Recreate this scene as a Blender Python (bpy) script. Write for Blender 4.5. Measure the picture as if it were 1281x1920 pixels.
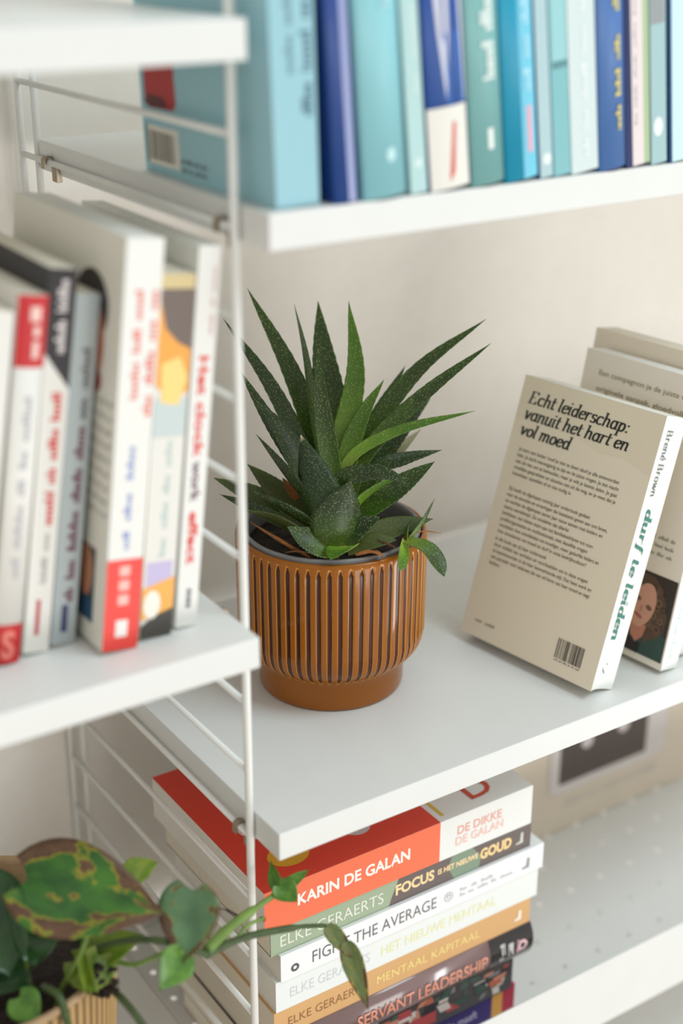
import bpy, bmesh, math, random
import numpy as np
from mathutils import Vector, Matrix, Euler

random.seed(7)
scene = bpy.context.scene
for o in list(bpy.data.objects):
    bpy.data.objects.remove(o)
COL = scene.collection

# ------------------------------------------------------------------ camera
YAW, PITCH, ROLL = math.radians(33.6477), math.radians(22.951), math.radians(0.2076)
CAM = Vector((-0.3847, -0.6849, 0.1129))
FPX = 2686.41
F_ = Vector((math.sin(YAW)*math.cos(PITCH), math.cos(YAW)*math.cos(PITCH), -math.sin(PITCH)))
R0 = Vector((math.cos(YAW), -math.sin(YAW), 0)); U0 = R0.cross(F_)
R_ = R0*math.cos(ROLL) + U0*math.sin(ROLL); U_ = -R0*math.sin(ROLL) + U0*math.cos(ROLL)
cam_d = bpy.data.cameras.new('camera'); cam = bpy.data.objects.new('camera', cam_d); COL.objects.link(cam)
cam.matrix_world = Matrix(((R_.x, U_.x, -F_.x, CAM.x), (R_.y, U_.y, -F_.y, CAM.y), (R_.z, U_.z, -F_.z, CAM.z), (0, 0, 0, 1)))
cam_d.sensor_fit = 'AUTO'; cam_d.sensor_width = 36; cam_d.lens = FPX*36/1920
cam_d.clip_start = 0.02; cam_d.clip_end = 50
cam_d.dof.use_dof = True; cam_d.dof.focus_distance = 1.015; cam_d.dof.aperture_fstop = 2.4
scene.camera = cam

# ------------------------------------------------------------------ light
w = bpy.data.worlds.new('room_light'); scene.world = w; w.use_nodes = True
w.node_tree.nodes['Background'].inputs[0].default_value = (1.0, 0.94, 0.85, 1)
w.node_tree.nodes['Background'].inputs[1].default_value = 0.78
def area_light(name, loc, target, sx, sy, power, col):
    d_ = bpy.data.lights.new(name, 'AREA'); o_ = bpy.data.objects.new(name, d_); COL.objects.link(o_)
    d_.shape = 'RECTANGLE'; d_.size = sx; d_.size_y = sy; d_.energy = power; d_.color = col
    o_.location = loc; o_.rotation_euler = (Vector(loc)-Vector(target)).to_track_quat('Z', 'Y').to_euler()
# added area lamps for assumed daylight: high on the right, stronger low in front
area_light('assumed_window_light', (1.0, -1.25, 1.75), (0.2, 0.0, -0.45), 1.3, 1.2, 40, (0.76, 0.92, 1.0))  # assumed window out of view; only this added area lamp is built
area_light('assumed_floor_bounce', (0.45, -3.75, -1.6), (0.2, 0.2, -0.25), 2.0, 1.2, 50, (1.0, 0.98, 0.95))  # assumed bounce light from below: an added area lamp, no floor is built
area_light('pot_streak_light', (2.3, -1.75, -1.45), (0.15, 0.1, -0.4), 0.42, 1.2, 22, (0.95, 0.98, 1.0))  # added light, low on the right, to put bright streaks on the glazed pot
vs = scene.view_settings
vs.view_transform = 'Standard'; vs.look = 'None'; vs.gamma = 1.0; vs.use_curve_mapping = False
vs.exposure = -0.2

# ------------------------------------------------------------------ helpers
def lin(c):
    out = []
    for v in c[:3]:
        v = v/255.0
        out.append(v/12.92 if v <= 0.04045 else ((v+0.055)/1.055)**2.4)
    return (*out, 1.0)

MATS = {}
def mat(name, rgb, rough=0.5, coat=0.0, spec=0.5, noise=0.0, nscale=200, bump=0.0, metal=0.0, trans=0.0):
    if name in MATS: return MATS[name]
    m = bpy.data.materials.new(name); m.use_nodes = True
    nt = m.node_tree; b = nt.nodes['Principled BSDF']
    c = lin(rgb)
    b.inputs['Base Color'].default_value = c; b.inputs['Roughness'].default_value = rough
    b.inputs['Coat Weight'].default_value = coat; b.inputs['Coat Roughness'].default_value = 0.08
    b.inputs['Specular IOR Level'].default_value = spec; b.inputs['Metallic'].default_value = metal
    if noise > 0 or bump > 0:
        tc = nt.nodes.new('ShaderNodeTexCoord'); nz = nt.nodes.new('ShaderNodeTexNoise')
        nz.inputs['Scale'].default_value = nscale; nz.inputs['Detail'].default_value = 4
        nt.links.new(tc.outputs['Object'], nz.inputs['Vector'])
        if noise > 0:
            rp = nt.nodes.new('ShaderNodeValToRGB')
            rp.color_ramp.elements[0].position = 0.3; rp.color_ramp.elements[1].position = 0.7
            rp.color_ramp.elements[0].color = (*[v*(1-noise) for v in c[:3]], 1)
            rp.color_ramp.elements[1].color = (*[min(1, v*(1+noise)) for v in c[:3]], 1)
            nt.links.new(nz.outputs['Fac'], rp.inputs['Fac']); nt.links.new(rp.outputs['Color'], b.inputs['Base Color'])
        if bump > 0:
            bp = nt.nodes.new('ShaderNodeBump'); bp.inputs['Strength'].default_value = bump; bp.inputs['Distance'].default_value = 0.001
            nt.links.new(nz.outputs['Fac'], bp.inputs['Height']); nt.links.new(bp.outputs['Normal'], b.inputs['Normal'])
    MATS[name] = m
    return m

def ink(rgb, rough=0.5, coat=0.0):
    return mat('print_%d_%d_%d_%d' % (*rgb, int(rough*100)), rgb, rough, coat)

def mesh_obj(name, verts, faces, m, parent=None, smooth=False, uvs=None):
    me = bpy.data.meshes.new(name); me.from_pydata([tuple(v) for v in verts], [], faces)
    if uvs is not None:
        ul = me.uv_layers.new(name='UVMap')
        for l in me.loops: ul.data[l.index].uv = uvs[l.vertex_index]
    if smooth:
        me.polygons.foreach_set('use_smooth', [True]*len(me.polygons))
    me.materials.append(m); me.update()
    o = bpy.data.objects.new(name, me); COL.objects.link(o)
    if parent: o.parent = parent
    return o

def tag(o, label, cat, group=None, kind=None):
    o['label'] = label; o['category'] = cat
    if group: o['group'] = group
    if kind: o['kind'] = kind
    return o

def thing(name, label, cat, loc=(0, 0, 0), rot=(0, 0, 0), group=None):
    o = bpy.data.objects.new(name, None); COL.objects.link(o)
    o.location = loc; o.rotation_euler = rot; o.empty_display_size = 0.02
    return tag(o, label, cat, group)

def box_vf(x0, x1, y0, y1, z0, z1):
    v = [(x0, y0, z0), (x1, y0, z0), (x1, y1, z0), (x0, y1, z0), (x0, y0, z1), (x1, y0, z1), (x1, y1, z1), (x0, y1, z1)]
    f = [(0, 3, 2, 1), (4, 5, 6, 7), (0, 1, 5, 4), (1, 2, 6, 5), (2, 3, 7, 6), (3, 0, 4, 7)]
    return v, f

def box_obj(name, b, m, parent=None, bevel=0.0, seg=2):
    v, f = box_vf(*b)
    o = mesh_obj(name, v, f, m, parent)
    if bevel > 0:
        bm = bmesh.new(); bm.from_mesh(o.data)
        bmesh.ops.bevel(bm, geom=bm.edges[:], offset=bevel, segments=seg, affect='EDGES', profile=0.5)
        for p in bm.faces: p.smooth = True
        bm.to_mesh(o.data); bm.free()
        md = o.modifiers.new('wn', 'WEIGHTED_NORMAL'); md.keep_sharp = False
    return o

def tube_vf(pts, rad, n=10, caps=True, base=0):
    pts = [Vector(p) for p in pts]
    rads = rad if isinstance(rad, (list, tuple)) else [rad]*len(pts)
    V, F = [], []
    up = None
    for i, p in enumerate(pts):
        t = (pts[min(i+1, len(pts)-1)] - pts[max(i-1, 0)]).normalized()
        if up is None:
            up = Vector((0, 0, 1)) if abs(t.z) < 0.9 else Vector((1, 0, 0))
        a = t.cross(up).normalized(); b = a.cross(t).normalized(); up = b
        for k in range(n):
            an = 2*math.pi*k/n
            V.append(p + (a*math.cos(an) + b*math.sin(an))*rads[i])
    for i in range(len(pts)-1):
        for k in range(n):
            F.append((base+i*n+k, base+i*n+(k+1) % n, base+(i+1)*n+(k+1) % n, base+(i+1)*n+k))
    if caps:
        F.append(tuple(base+k for k in reversed(range(n)))); F.append(tuple(base+(len(pts)-1)*n+k for k in range(n)))
    return V, F

def tube(name, pts, rad, m, parent=None, n=10):
    v, f = tube_vf(pts, rad, n)
    return mesh_obj(name, v, f, m, parent, smooth=True)

def catmull(pts, sub=6):
    P = [Vector(p) for p in pts]; P = [2*P[0]-P[1]] + P + [2*P[-1]-P[-2]]
    out = []
    for i in range(1, len(P)-2):
        for s in range(sub):
            t = s/sub; a, b, c, d = P[i-1], P[i], P[i+1], P[i+2]
            out.append(0.5*((2*b) + (c-a)*t + (2*a-5*b+4*c-d)*t*t + (3*b-a-3*c+d)*t**3))
    out.append(P[-2]); return out

def lathe_vf(prof, n=64, rfun=None):
    V, F = [], []
    for (r, z) in prof:
        for k in range(n):
            a = 2*math.pi*k/n
            rr = r if rfun is None else rfun(r, z, a)
            V.append((rr*math.cos(a), rr*math.sin(a), z))
    for i in range(len(prof)-1):
        for k in range(n):
            F.append((i*n+k, i*n+(k+1) % n, (i+1)*n+(k+1) % n, (i+1)*n+k))
    return V, F

def point(px, py, depth):
    """a place in the room given by the bearing it was surveyed at and its distance along the view"""
    return CAM + (F_ + R_*((px-640.5)/FPX) - U_*((py-960)/FPX))*depth

# ------------------------------------------------------------------ shared materials
WHITE = mat('white_lacquer', (224, 225, 223), 0.38, 0.0, 0.45, noise=0.012, nscale=30, bump=0.02)
ROD = mat('white_powder_coat', (232, 232, 228), 0.4, 0.0, 0.45, noise=0.01, nscale=300)
WALLM = mat('wall_paint', (240, 236, 229), 0.85, 0, 0.2, noise=0.015, nscale=60, bump=0.06)
METAL = mat('dull_nickel_clip', (165, 150, 132), 0.38, 0.0, 0.5, metal=0.8)
PAGES = mat('book_pages', (226, 219, 203), 0.9, 0, 0.2, noise=0.06, nscale=900)
PAGEW = mat('white_pages', (228, 226, 219), 0.9, 0, 0.2, noise=0.05, nscale=900)

# ------------------------------------------------------------------ structure
D_REAR = 0.3032; Y_FRONT = -0.0315; Y_BACK = 0.2812; TH = 0.0205
Z_U, Z_M, Z_LM, Z_LT = -0.0376, -0.4318, -0.2867, 0.0611
WALL_Y = 0.311
wall = box_obj('wall_back', (-2.2, 2.6, WALL_Y, WALL_Y+0.1, -2.0, 1.4), WALLM)
wall['kind'] = 'structure'; wall['label'] = 'warm white plastered wall behind the shelves'

# the wire ladder
lad = thing('wire_ladder', 'white wire ladder frame carrying the shelves on both sides', 'shelf ladder', (0, 0, -1.15))
def lpart(name, pts, r): return tube(name, [(p[0], p[1], p[2]+1.15) for p in pts], r, ROD, lad, 12)
lpart('upright', [(0, 0, -1.15), (0, 0, 0.35)], 0.0027)
lpart('upright', [(0, D_REAR, -1.15), (0, D_REAR, 0.35)], 0.0026)
lpart('upright', [(0.0042, D_REAR-0.0185, -1.15), (0.0042, D_REAR-0.0185, 0.35)], 0.0026)
rung_me = None
for k in range(-4, 22):
    z = -(k-1)*0.05
    if rung_me is None:
        o = lpart('rung', [(0, 0, -1.15), (0, D_REAR, -1.15)], 0.00215); rung_me = o.data
    else:
        o = bpy.data.objects.new('rung', rung_me); COL.objects.link(o); o.parent = lad
    o.location = (0, 0, z+1.15)
lad2 = thing('wire_ladder', 'white wire ladder frame at the far right end of the shelves', 'shelf ladder', (0.792, 0, -1.15))
for ch in list(lad.children):
    c = ch.copy(); COL.objects.link(c); c.parent = lad2

def clip(parent, y, side, zr):
    """bent metal hook that hangs the board on a rung: side -1 = hooks left end of a right board"""
    w_, t_ = 0.0052, 0.0011
    pts = [(0.0050, 0.0016), (0.0018, 0.0042), (-0.0016, 0.0044), (-0.0040, 0.0022), (-0.0042, -0.0040)]
    inner = [(0.0050, 0.0003), (0.0020, 0.0029), (-0.0012, 0.0031), (-0.0029, 0.0016), (-0.0030, -0.0040)]
    V, F = [], []
    for yy in (y-w_/2, y+w_/2):
        for (a, b) in pts + inner[::-1]: V.append((a*side, yy, zr+b))
    n = len(pts)*2
    F.append(tuple(range(n))); F.append(tuple(reversed(range(n, 2*n))))
    for i in range(n): F.append((i, (i+1) % n, n+(i+1) % n, n+i))
    mesh_obj('clip', V, F, METAL, parent)
    box_obj('clip_tab', (min(0.0005*side, 0.0048*side), max(0.0005*side, 0.0048*side), y-0.012, y-0.004, zr-0.0125, zr-0.0026), METAL, parent, 0.0004, 1)

def shelf(label, x0, x1, ztop, right):
    s = thing('wall_shelf', label, 'shelf', (x0, 0, ztop-TH))
    box_obj('board', (0, x1-x0, Y_FRONT, Y_BACK, 0, TH), WHITE, s, 0.0009, 2)
    zr = round(ztop/0.05 - 0.3)*0.05 - (ztop-TH)
    for y in ((0.014, 0.258) if right else (0.030, 0.240)): clip(s, y, 1 if right else -1, zr)
    for o in list(s.children):
        if o.name.startswith('clip'): o.location.x = -x0
    return s

XR = 0.0034
shelf('white shelf board carrying the long row of blue books', XR, XR+0.784, Z_U, True)
shelf('white shelf board under the succulent in the amber pot', XR, XR+0.784, Z_M, True)
shelf('white shelf board carrying the red and white leaning books', -0.0076-0.78, -0.0076, Z_LM, False)
shelf('bare white shelf board at the very top left corner', -0.0076-0.78, -0.0076, Z_LT, False)
shelf('white shelf board below the trailing pothos pot', -0.0076-0.78, -0.0076, -0.686, False)
shelf('lowest white shelf board under the perforated metal tray', XR, XR+0.784, -0.935, True)

# perforated metal tray shelf
Z_TRAY = -0.7268
tr = thing('metal_tray_shelf', 'white perforated metal shelf with a high front lip under the book stack', 'shelf', (XR, 0, Z_TRAY))
def perforated(x0, x1, y0, y1, z, pitch, rad, th):
    nx = int((x1-x0)/pitch); ny = int((y1-y0)/pitch); px = (x1-x0)/nx; py = (y1-y0)/ny
    V, F = [], []
    for i in range(nx):
        for j in range(ny):
            cx = x0+(i+.5)*px; cy = y0+(j+.5)*py; b = len(V)
            for zz in (z, z-th):
                for k in range(8):
                    a = math.pi/4*k
                    q = max(abs(math.cos(a)), abs(math.sin(a)))
                    V.append((cx+math.cos(a)/q*px/2, cy+math.sin(a)/q*py/2, zz))
                for k in range(8):
                    a = math.pi/4*k; V.append((cx+math.cos(a)*rad, cy+math.sin(a)*rad, zz))
            for k in range(8):
                k2 = (k+1) % 8
                F.append((b+k, b+k2, b+8+k2, b+8+k))
                F.append((b+16+k, b+24+k, b+24+k2, b+16+k2))
                F.append((b+8+k, b+8+k2, b+24+k2, b+24+k))
    return V, F
v, f = perforated(0.0, 0.784, Y_FRONT+0.001, 0.27, 0, 0.037, 0.0028, 0.0015)
mesh_obj('perforated_base', v, f, WHITE, tr)
box_obj('front_lip', (0.0, 0.784, Y_FRONT-0.0006, Y_FRONT+0.001, -0.0145, 0.0515), WHITE, tr, 0.0005, 2)
box_obj('rear_lip', (0.0, 0.784, 0.27, 0.2715, -0.0145, 0.02), WHITE, tr, 0.0005, 2)

# ------------------------------------------------------------------ lettering
_tc = {}
def text_vf(s, bold=0.0, shear=0.0, spacing=1.0):
    key = (s, bold, shear, spacing)
    if key not in _tc:
        cu = bpy.data.curves.new('t', 'FONT'); cu.body = s; cu.offset = bold; cu.shear = shear; cu.space_character = spacing
        cu.resolution_u = 3; cu.size = 1.0
        ob = bpy.data.objects.new('t', cu); COL.objects.link(ob)
        me = bpy.data.meshes.new_from_object(ob)
        V = [tuple(v.co[:2]) for v in me.vertices]; F = [tuple(p.vertices) for p in me.polygons]
        bpy.data.objects.remove(ob); bpy.data.curves.remove(cu); bpy.data.meshes.remove(me)
        _tc[key] = (V, F)
    return _tc[key]

# broad-nib serif italic letters, x-height 1
def _arc(cx, cy, rx, ry, a0, a1, n=12):
    return [(cx+rx*math.cos(math.radians(a0+(a1-a0)*i/n)), cy+ry*math.sin(math.radians(a0+(a1-a0)*i/n))) for i in range(n+1)]
def _sf(x, y, l=.13): return [(x-l, y), (x+l, y)]
NIB = {
 'E': ([[(.2, 0), (.2, 1.5)], [(.08, 1.5), (.95, 1.5), (.95, 1.28)], [(.2, .78), (.62, .78)], [(.08, 0), (1.0, 0), (1.02, .28)]], 1.22),
 'B': ([[(.2, 0), (.2, 1.5)], [(.06, 1.5), (.55, 1.5)] + _arc(.55, 1.15, .32, .35, 90, -90) + [(.2, .8)], [(.55, .8)] + _arc(.58, .4, .38, .4, 90, -90) + [(.06, 0)]], 1.2),
 'c': ([_arc(.46, .5, .38, .5, 45, 315)], .86),
 'h': ([[(.15, 0), (.15, 1.6)], _sf(.1, 1.6, .1), [(.15, .6)] + _arc(.45, .68, .28, .32, 170, 0) + [(.73, .12), (.86, .02)]], .98),
 't': ([[(.24, 1.4), (.22, .2), (.34, .02), (.52, .12)], [(.02, .98), (.52, .98)]], .6),
 'l': ([[(.16, 1.6), (.16, .14), (.3, .02)], _sf(.1, 1.6, .1)], .44),
 'e': ([[(.1, .48), (.5, .56), (.8, .66)] + _arc(.46, .5, .37, .5, 25, 320)], .86),
 'i': ([[(.16, 1.0), (.16, .14), (.3, .02)], _sf(.1, 1.0, .1), [(.15, 1.4), (.16, 1.46)], [(.13, 1.43), (.19, 1.43)]], .44),
 'd': ([_arc(.44, .5, .35, .5, 0, 360), [(.8, 1.6), (.8, .12), (.94, .02)], _sf(.74, 1.6, .1)], 1.0),
 'r': ([[(.16, 0), (.16, 1.0)], _sf(.1, 1.0, .1), [(.16, .6)] + _arc(.46, .7, .26, .3, 170, 50)], .72),
 's': ([_arc(.4, .76, .26, .24, 30, 250) + _arc(.38, .26, .3, .26, 80, -150)], .76),
 'a': ([_arc(.44, .5, .35, .5, 0, 360), [(.79, 1.0), (.79, .12), (.93, .02)]], 1.0),
 'p': ([[(.18, 1.0), (.18, -.6)], _sf(.18, -.6), _sf(.1, 1.0, .1), _arc(.5, .5, .34, .5, 0, 360)], 1.0),
 'v': ([[(.12, 1.0), (.4, .02), (.78, .9)], _sf(.08, 1.0, .1)], .88),
 'n': ([[(.15, 0), (.15, 1.0)], _sf(.1, 1.0, .1), [(.15, .6)] + _arc(.45, .68, .28, .32, 170, 0) + [(.73, .12), (.86, .02)]], .98),
 'm': ([[(.15, 0), (.15, 1.0)], _sf(.1, 1.0, .1), [(.15, .6)] + _arc(.42, .68, .25, .32, 170, 0) + [(.67, 0)], [(.67, .6)] + _arc(.94, .68, .25, .32, 170, 0) + [(1.19, .12), (1.32, .02)]], 1.44),
 'u': ([[(.15, 1.0), (.15, .32)] + _arc(.43, .32, .28, .32, 180, 350), [(.74, 1.0), (.74, .12), (.88, .02)], _sf(.1, 1.0, .1)], .98),
 'o': ([_arc(.46, .5, .37, .5, 0, 360)], .92),
 'w': ([[(.12, 1.0), (.36, .02), (.62, .9), (.86, .02), (1.18, .92)], _sf(.08, 1.0, .1)], 1.28),
 'f': ([[(.0, -.55), (.14, -.6), (.24, -.4), (.34, 1.3), (.5, 1.58), (.68, 1.5)], [(.05, .98), (.6, .98)]], .66),
 '\u00e9': ([[(.1, .48), (.5, .56), (.8, .66)] + _arc(.46, .5, .37, .5, 25, 320), [(.45, 1.2), (.62, 1.5)]], .86),
 ':': ([[(.2, .06), (.21, .16)], [(.2, .8), (.21, .9)]], .44),
 ' ': ([], .42),
}
def _hull(P):
    P = sorted(set(P))
    def half(pts):
        h = []
        for p in pts:
            while len(h) > 1 and (h[-1][0]-h[-2][0])*(p[1]-h[-2][1])-(h[-1][1]-h[-2][1])*(p[0]-h[-2][0]) <= 0: h.pop()
            h.append(p)
        return h
    a = half(P); b = half(P[::-1]); return a[:-1]+b[:-1]
def nib_vf(s, nw=.2, nh=.06, shear=.22, track=0.0):
    V, F = [], []; x = 0
    for ch in s:
        strokes, adv = NIB[ch]
        for st in strokes:
            for (p, q) in zip(st[:-1], st[1:]):
                c = []
                for (a, b) in (p, q):
                    for dx in (-nw/2, nw/2):
                        for dy in (-nh/2, nh/2):
                            yy = b+dy; c.append((round(x+a+dx+shear*yy, 4), round(yy, 4)))
                h = _hull(c); b0 = len(V); V += [(q[0], q[1], (len(F) % 40)*2e-6) for q in h]; F.append(tuple(range(b0, b0+len(h))))
        x += adv+track
    return V, F

def dashes_vf(length, n_words, seed):
    """a row of illegible print: word-sized clusters of letter-sized bars, cap height 1"""
    rnd = random.Random(seed); V, F = [], []; x = 0; ws = [rnd.uniform(.5, 1.5) for _ in range(n_words)]
    tot = sum(ws)+.35*(n_words-1)
    for wi in ws:
        x1 = x+wi; a = x
        while a < x1-.05:
            b = min(a+rnd.uniform(.1, .2), x1); hgt = rnd.choice([.62, .62, 1.0]); k = len(V)
            V += [(a, 0), (b, 0), (b, hgt), (a, hgt)]; F.append((k, k+1, k+2, k+3)); a = b+.05
        x = x1+.35
    return [(p[0]/tot*length, p[1]) for p in V], F

# ------------------------------------------------------------------ books
class Book:
    """local frame: x thickness (back cover at 0, front cover at t), y depth (spine at 0), z height (foot at 0)"""
    def __init__(s, label, loc, h, d, t, cover, psi=0, phi=0, flat=False, hard=False, bulge=0.0, rough=0.45, coat=0.0, pages=None, group=None, zrest=None):
        s.h, s.d, s.t, s.b = h, d, t, bulge
        s.root = thing('book', label, 'book', group=group)
        if flat:   # lying on its back cover, head to the left
            M = Matrix(((0, 0, -1), (0, 1, 0), (1, 0, 0)))
            M = Matrix.Rotation(psi, 3, 'Z') @ M
            s.root.location = loc; s.root.rotation_euler = M.to_euler()
        else:
            M = Matrix.Rotation(psi, 3, 'Z') @ Matrix.Rotation(phi, 3, 'Y')
            lift = max(0, math.sin(phi)*t)
            s.root.location = (loc[0], loc[1], loc[2]+lift); s.root.rotation_euler = M.to_euler()
        c = 0.0022 if hard else 0.0005
        over = 0.003 if hard else 0.0002
        n = 10
        out = [(0, d)] + [(t*i/n, s.sy(t*i/n)) for i in range(n+1)] + [(t, d)]
        inn = [(t-c, d)] + [(c+(t-2*c)*(n-i)/n, s.sy(c+(t-2*c)*(n-i)/n)+c) for i in range(n+1)] + [(c, d)]
        prof = out + inn; m = len(prof)
        V = [(x, y, z) for z in (0, h) for (x, y) in prof]
        F = [(i, (i+1) % m, m+(i+1) % m, m+i) for i in range(m)]
        k = len(out)
        for i in range(k-1):
            a, b_, e, g = i, i+1, m-2-i, m-1-i
            F.append((g, e, b_, a)); F.append((m+a, m+b_, m+e, m+g))
        cm = cover if not isinstance(cover, tuple) else ink(cover, rough, coat)
        s.cover = mesh_obj('cover', V, F, cm, s.root)
        if bulge != 0:
            pl = s.cover.data.polygons
            for i in range(1, n+1): pl[i].use_smooth = True
        y0 = c + max(0, -bulge*0)+0.0003 + (abs(bulge) if bulge < 0 else 0)
        PB = box_vf(c, t-c, y0, d-over, over, h-over)
        s.pages = mesh_obj('pages', PB[0], PB[1], pages or PAGES, s.root)
    def sy(s, x):
        q = 2*x/s.t-1
        return -s.b*(1-q*q)
    def _put(s, name, V2, F, fn, rgb, rough, coat=0.0, label=None):
        m = rgb if not isinstance(rgb, tuple) else ink(rgb, rough, coat)
        o = mesh_obj(name, [fn(*q) for q in V2], F, m, s.root)
        if label: o['label'] = label
        return o
    # faces: 'spine' (a: from head down, b: toward front cover); 'back' (a: from fore-edge to spine, b: up); 'front' (a: spine to fore-edge, b: up)
    def _map(s, face, eps):
        if face == 'spine': return lambda a, b, e=0: (b, s.sy(b)-eps-e, s.h-a)
        if face == 'spine_up': return lambda a, b, e=0: (a, s.sy(a)-eps-e, b)
        if face == 'back': return lambda a, b, e=0: (-eps-e, s.d-a, b)
        if face == 'front': return lambda a, b, e=0: (s.t+eps+e, a, b)
        if face == 'frontflat': return lambda a, b, e=0: (s.t+eps+e, b, s.h-a)    # a from head, b from spine
    def fit(s, face, VF, a0, a1, b0, b1, rgb, eps=0.00022, name='lettering', rough=0.5, keep=False):
        V, F = VF
        xs = [p[0] for p in V]; ys = [p[1] for p in V]
        x0, x1, y0, y1 = min(xs), max(xs), min(ys), max(ys)
        sx = (a1-a0)/(x1-x0); sy_ = (b1-b0)/(y1-y0)
        return s._put(name, [(a0+(q[0]-x0)*sx, b0+(q[1]-y0)*sy_) + tuple(q[2:]) for q in V], F, s._map(face, eps+(.14*abs(s.b) if face.startswith('spine') else 0)), rgb, rough)
    def text(s, face, st, a0, a1, b0, b1, rgb, bold=0.0, shear=0.0, spacing=1.0, eps=0.00022):
        return s.fit(face, text_vf(st, bold, shear, spacing), a0, a1, b0, b1, rgb, eps)
    def dash(s, face, a0, a1, b0, b1, rgb, words=4, seed=1, eps=0.00022):
        return s.fit(face, dashes_vf(1, words, seed), a0, a1, b0, b1, rgb, eps)
    def patch(s, face, a0, a1, b0, b1, rgb, eps=0.00012, name='colour_band', rough=0.5, coat=0.0):
        n = 10 if face.startswith('spine') else 1
        V, F = [], []
        for i in range(n+1):
            if face == 'spine_up':
                V += [(a0+(a1-a0)*i/n, b0), (a0+(a1-a0)*i/n, b1)]
                if i < n: F.append((2*i, 2*i+2, 2*i+3, 2*i+1))
            else:
                V += [(a0, b0+(b1-b0)*i/n), (a1, b0+(b1-b0)*i/n)]
                if i < n: F.append((2*i, 2*i+1, 2*i+3, 2*i+2))
        return s._put(name, V, F, s._map(face, eps), rgb, rough, coat)
    def poly(s, face, pts, rgb, eps=0.00012, name='printed_shape', rough=0.5):
        return s._put(name, pts, [tuple(range(len(pts)))], s._map(face, eps), rgb, rough)
    def ellipse(s, face, ca, cb, ra, rb, rgb, rot=0, eps=0.00014, name='printed_shape', a0=0, a1=360):
        pts = []
        for (x, y) in _arc(0, 0, ra, rb, a0, a1, 28)[:-1 if a1-a0 == 360 else None]:
            pts.append((ca+x*math.cos(rot)-y*math.sin(rot), cb+x*math.sin(rot)+y*math.cos(rot)))
        return s.poly(face, pts, rgb, eps, name)
    def ring(s, face, ca, cb, r, wd, rgb, eps=0.0002, name='printed_shape', squash=1):
        o = _arc(0, 0, r, r*squash, 0, 360, 28)[:-1]; V = [(ca+x, cb+y) for x, y in o] + [(ca+x*(1-wd), cb+y*(1-wd)) for x, y in o]
        n = len(o); F = [(i, (i+1) % n, n+(i+1) % n, n+i) for i in range(n)]
        return s._put(name, V, F, s._map(face, eps), rgb, .5)

RAD = math.radians
# ---- row of blue books on the upper shelf
GB = 'row of blue and teal books on the upper shelf'
def ub(label, x, t, lean, cover, h=0.205, y=-0.029, d=0.155, bulge=0.0, hard=False, **k):
    return Book(label, (x, y, Z_U+0.0002), h, d, t, cover, 0, RAD(lean), bulge=bulge, hard=hard, group=GB, **k)
U1 = ub('thick pale blue book with a barcode at the left end of the blue row', 0.0116, 0.0272, -2, (150, 196, 208), y=-0.026, pages=PAGEW)
U1.patch('back', 0.0, 0.006, 0, 0.205, (165, 212, 226), name='cover_edge_band')
# back cover: a from fore-edge ; y = d - a - 0.026
def ua(y): return 0.155-(y+0.026)
zb = lambda z: z-Z_U
U1.patch('back', ua(0.1262), ua(0.083), zb(-0.0325), zb(-0.0095), (226, 226, 214), name='barcode_label')
for i in range(15):
    a = ua(0.1215)+(ua(0.0875)-ua(0.1215))*i/15
    U1.patch('back', a, a+random.choice([.0009, .0013, .0018]), zb(-0.0298), zb(-0.0125), (105, 92, 78), eps=0.00022, name='barcode_bar')
U1.poly('back', [(ua(.1262), zb(.004)), (ua(.118), zb(.001)), (ua(.087), zb(.0015)), (ua(.0835), zb(.006)), (ua(.085), zb(.05)), (ua(.124), zb(.05))], (178, 38, 42), name='printed_figure')
U1.poly('back', [(ua(.124), zb(.0035)), (ua(.116), zb(.0015)), (ua(.094), zb(.002)), (ua(.100), zb(.008)), (ua(.118), zb(.009))], (92, 22, 28), eps=.0002, name='printed_figure')
U1.dash('back', ua(.0815), ua(.050), zb(-.0275), zb(-.0245), (96, 108, 118), 4, 3)
U1.dash('back', ua(.0805), ua(.051), zb(-.0325), zb(-.0295), (96, 108, 118), 4, 4)
U1.dash('spine', 0.0000, 0.1360, 0.0135, 0.0085, (112, 148, 160), 6, 5)
U1.dash('spine', 0.0000, 0.1580, 0.0245, 0.0180, (84, 118, 136), 7, 6)
U2 = ub('narrow navy book with a lavender stripe and gold mark beside the pale blue book', 0.0467, 0.015, -4.2, (26, 66, 138), bulge=.0015)
U2.patch('spine', 0.0000, 0.2050, 0.0088, 0.0138, (158, 166, 206))
U2.ellipse('spine', 0.0860, 0.0105, 0.012, 0.0045, (232, 200, 140), name='gold_mark')
U3 = ub('wide light teal book with a plain spine right of the lavender striped book', 0.0656, 0.029, -5.2, (138, 200, 210), bulge=.004, hard=True)
U3.dash('spine', 0.0000, 0.1050, 0.022, 0.015, (170, 214, 220), 5, 8)
U3.ellipse('spine', 0.1820, 0.018, 0.004, 0.003, (190, 226, 230), name='publisher_mark')
U4 = ub('thin pale aqua book between the wide teal book and the blue and white book', 0.0985, 0.0114, -5.9, (176, 210, 210))
U4.dash('spine', 0.0300, 0.1500, 0.0085, 0.004, (205, 224, 222), 5, 9)
U4.ellipse('spine', 0.1880, 0.006, 0.0025, 0.0022, (215, 232, 230), name='publisher_mark')
U5 = ub('deep blue and white patterned book with a white label at its foot', 0.1123, 0.0275, -6.5, (18, 72, 150), bulge=.002)
U5.poly('spine', [(0, 0.005), (0, 0.017), (0.07, 0.0185), (0.12, 0.017), (0.156, 0.0135), (0.12, 0.0095), (0.07, 0.006)], (214, 214, 224))
U5.poly('spine', [(0, 0.0235), (0, 0.0275), (0.159, 0.0275), (0.156, 0.0265), (0.09, 0.0245)], (206, 208, 222))
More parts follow.
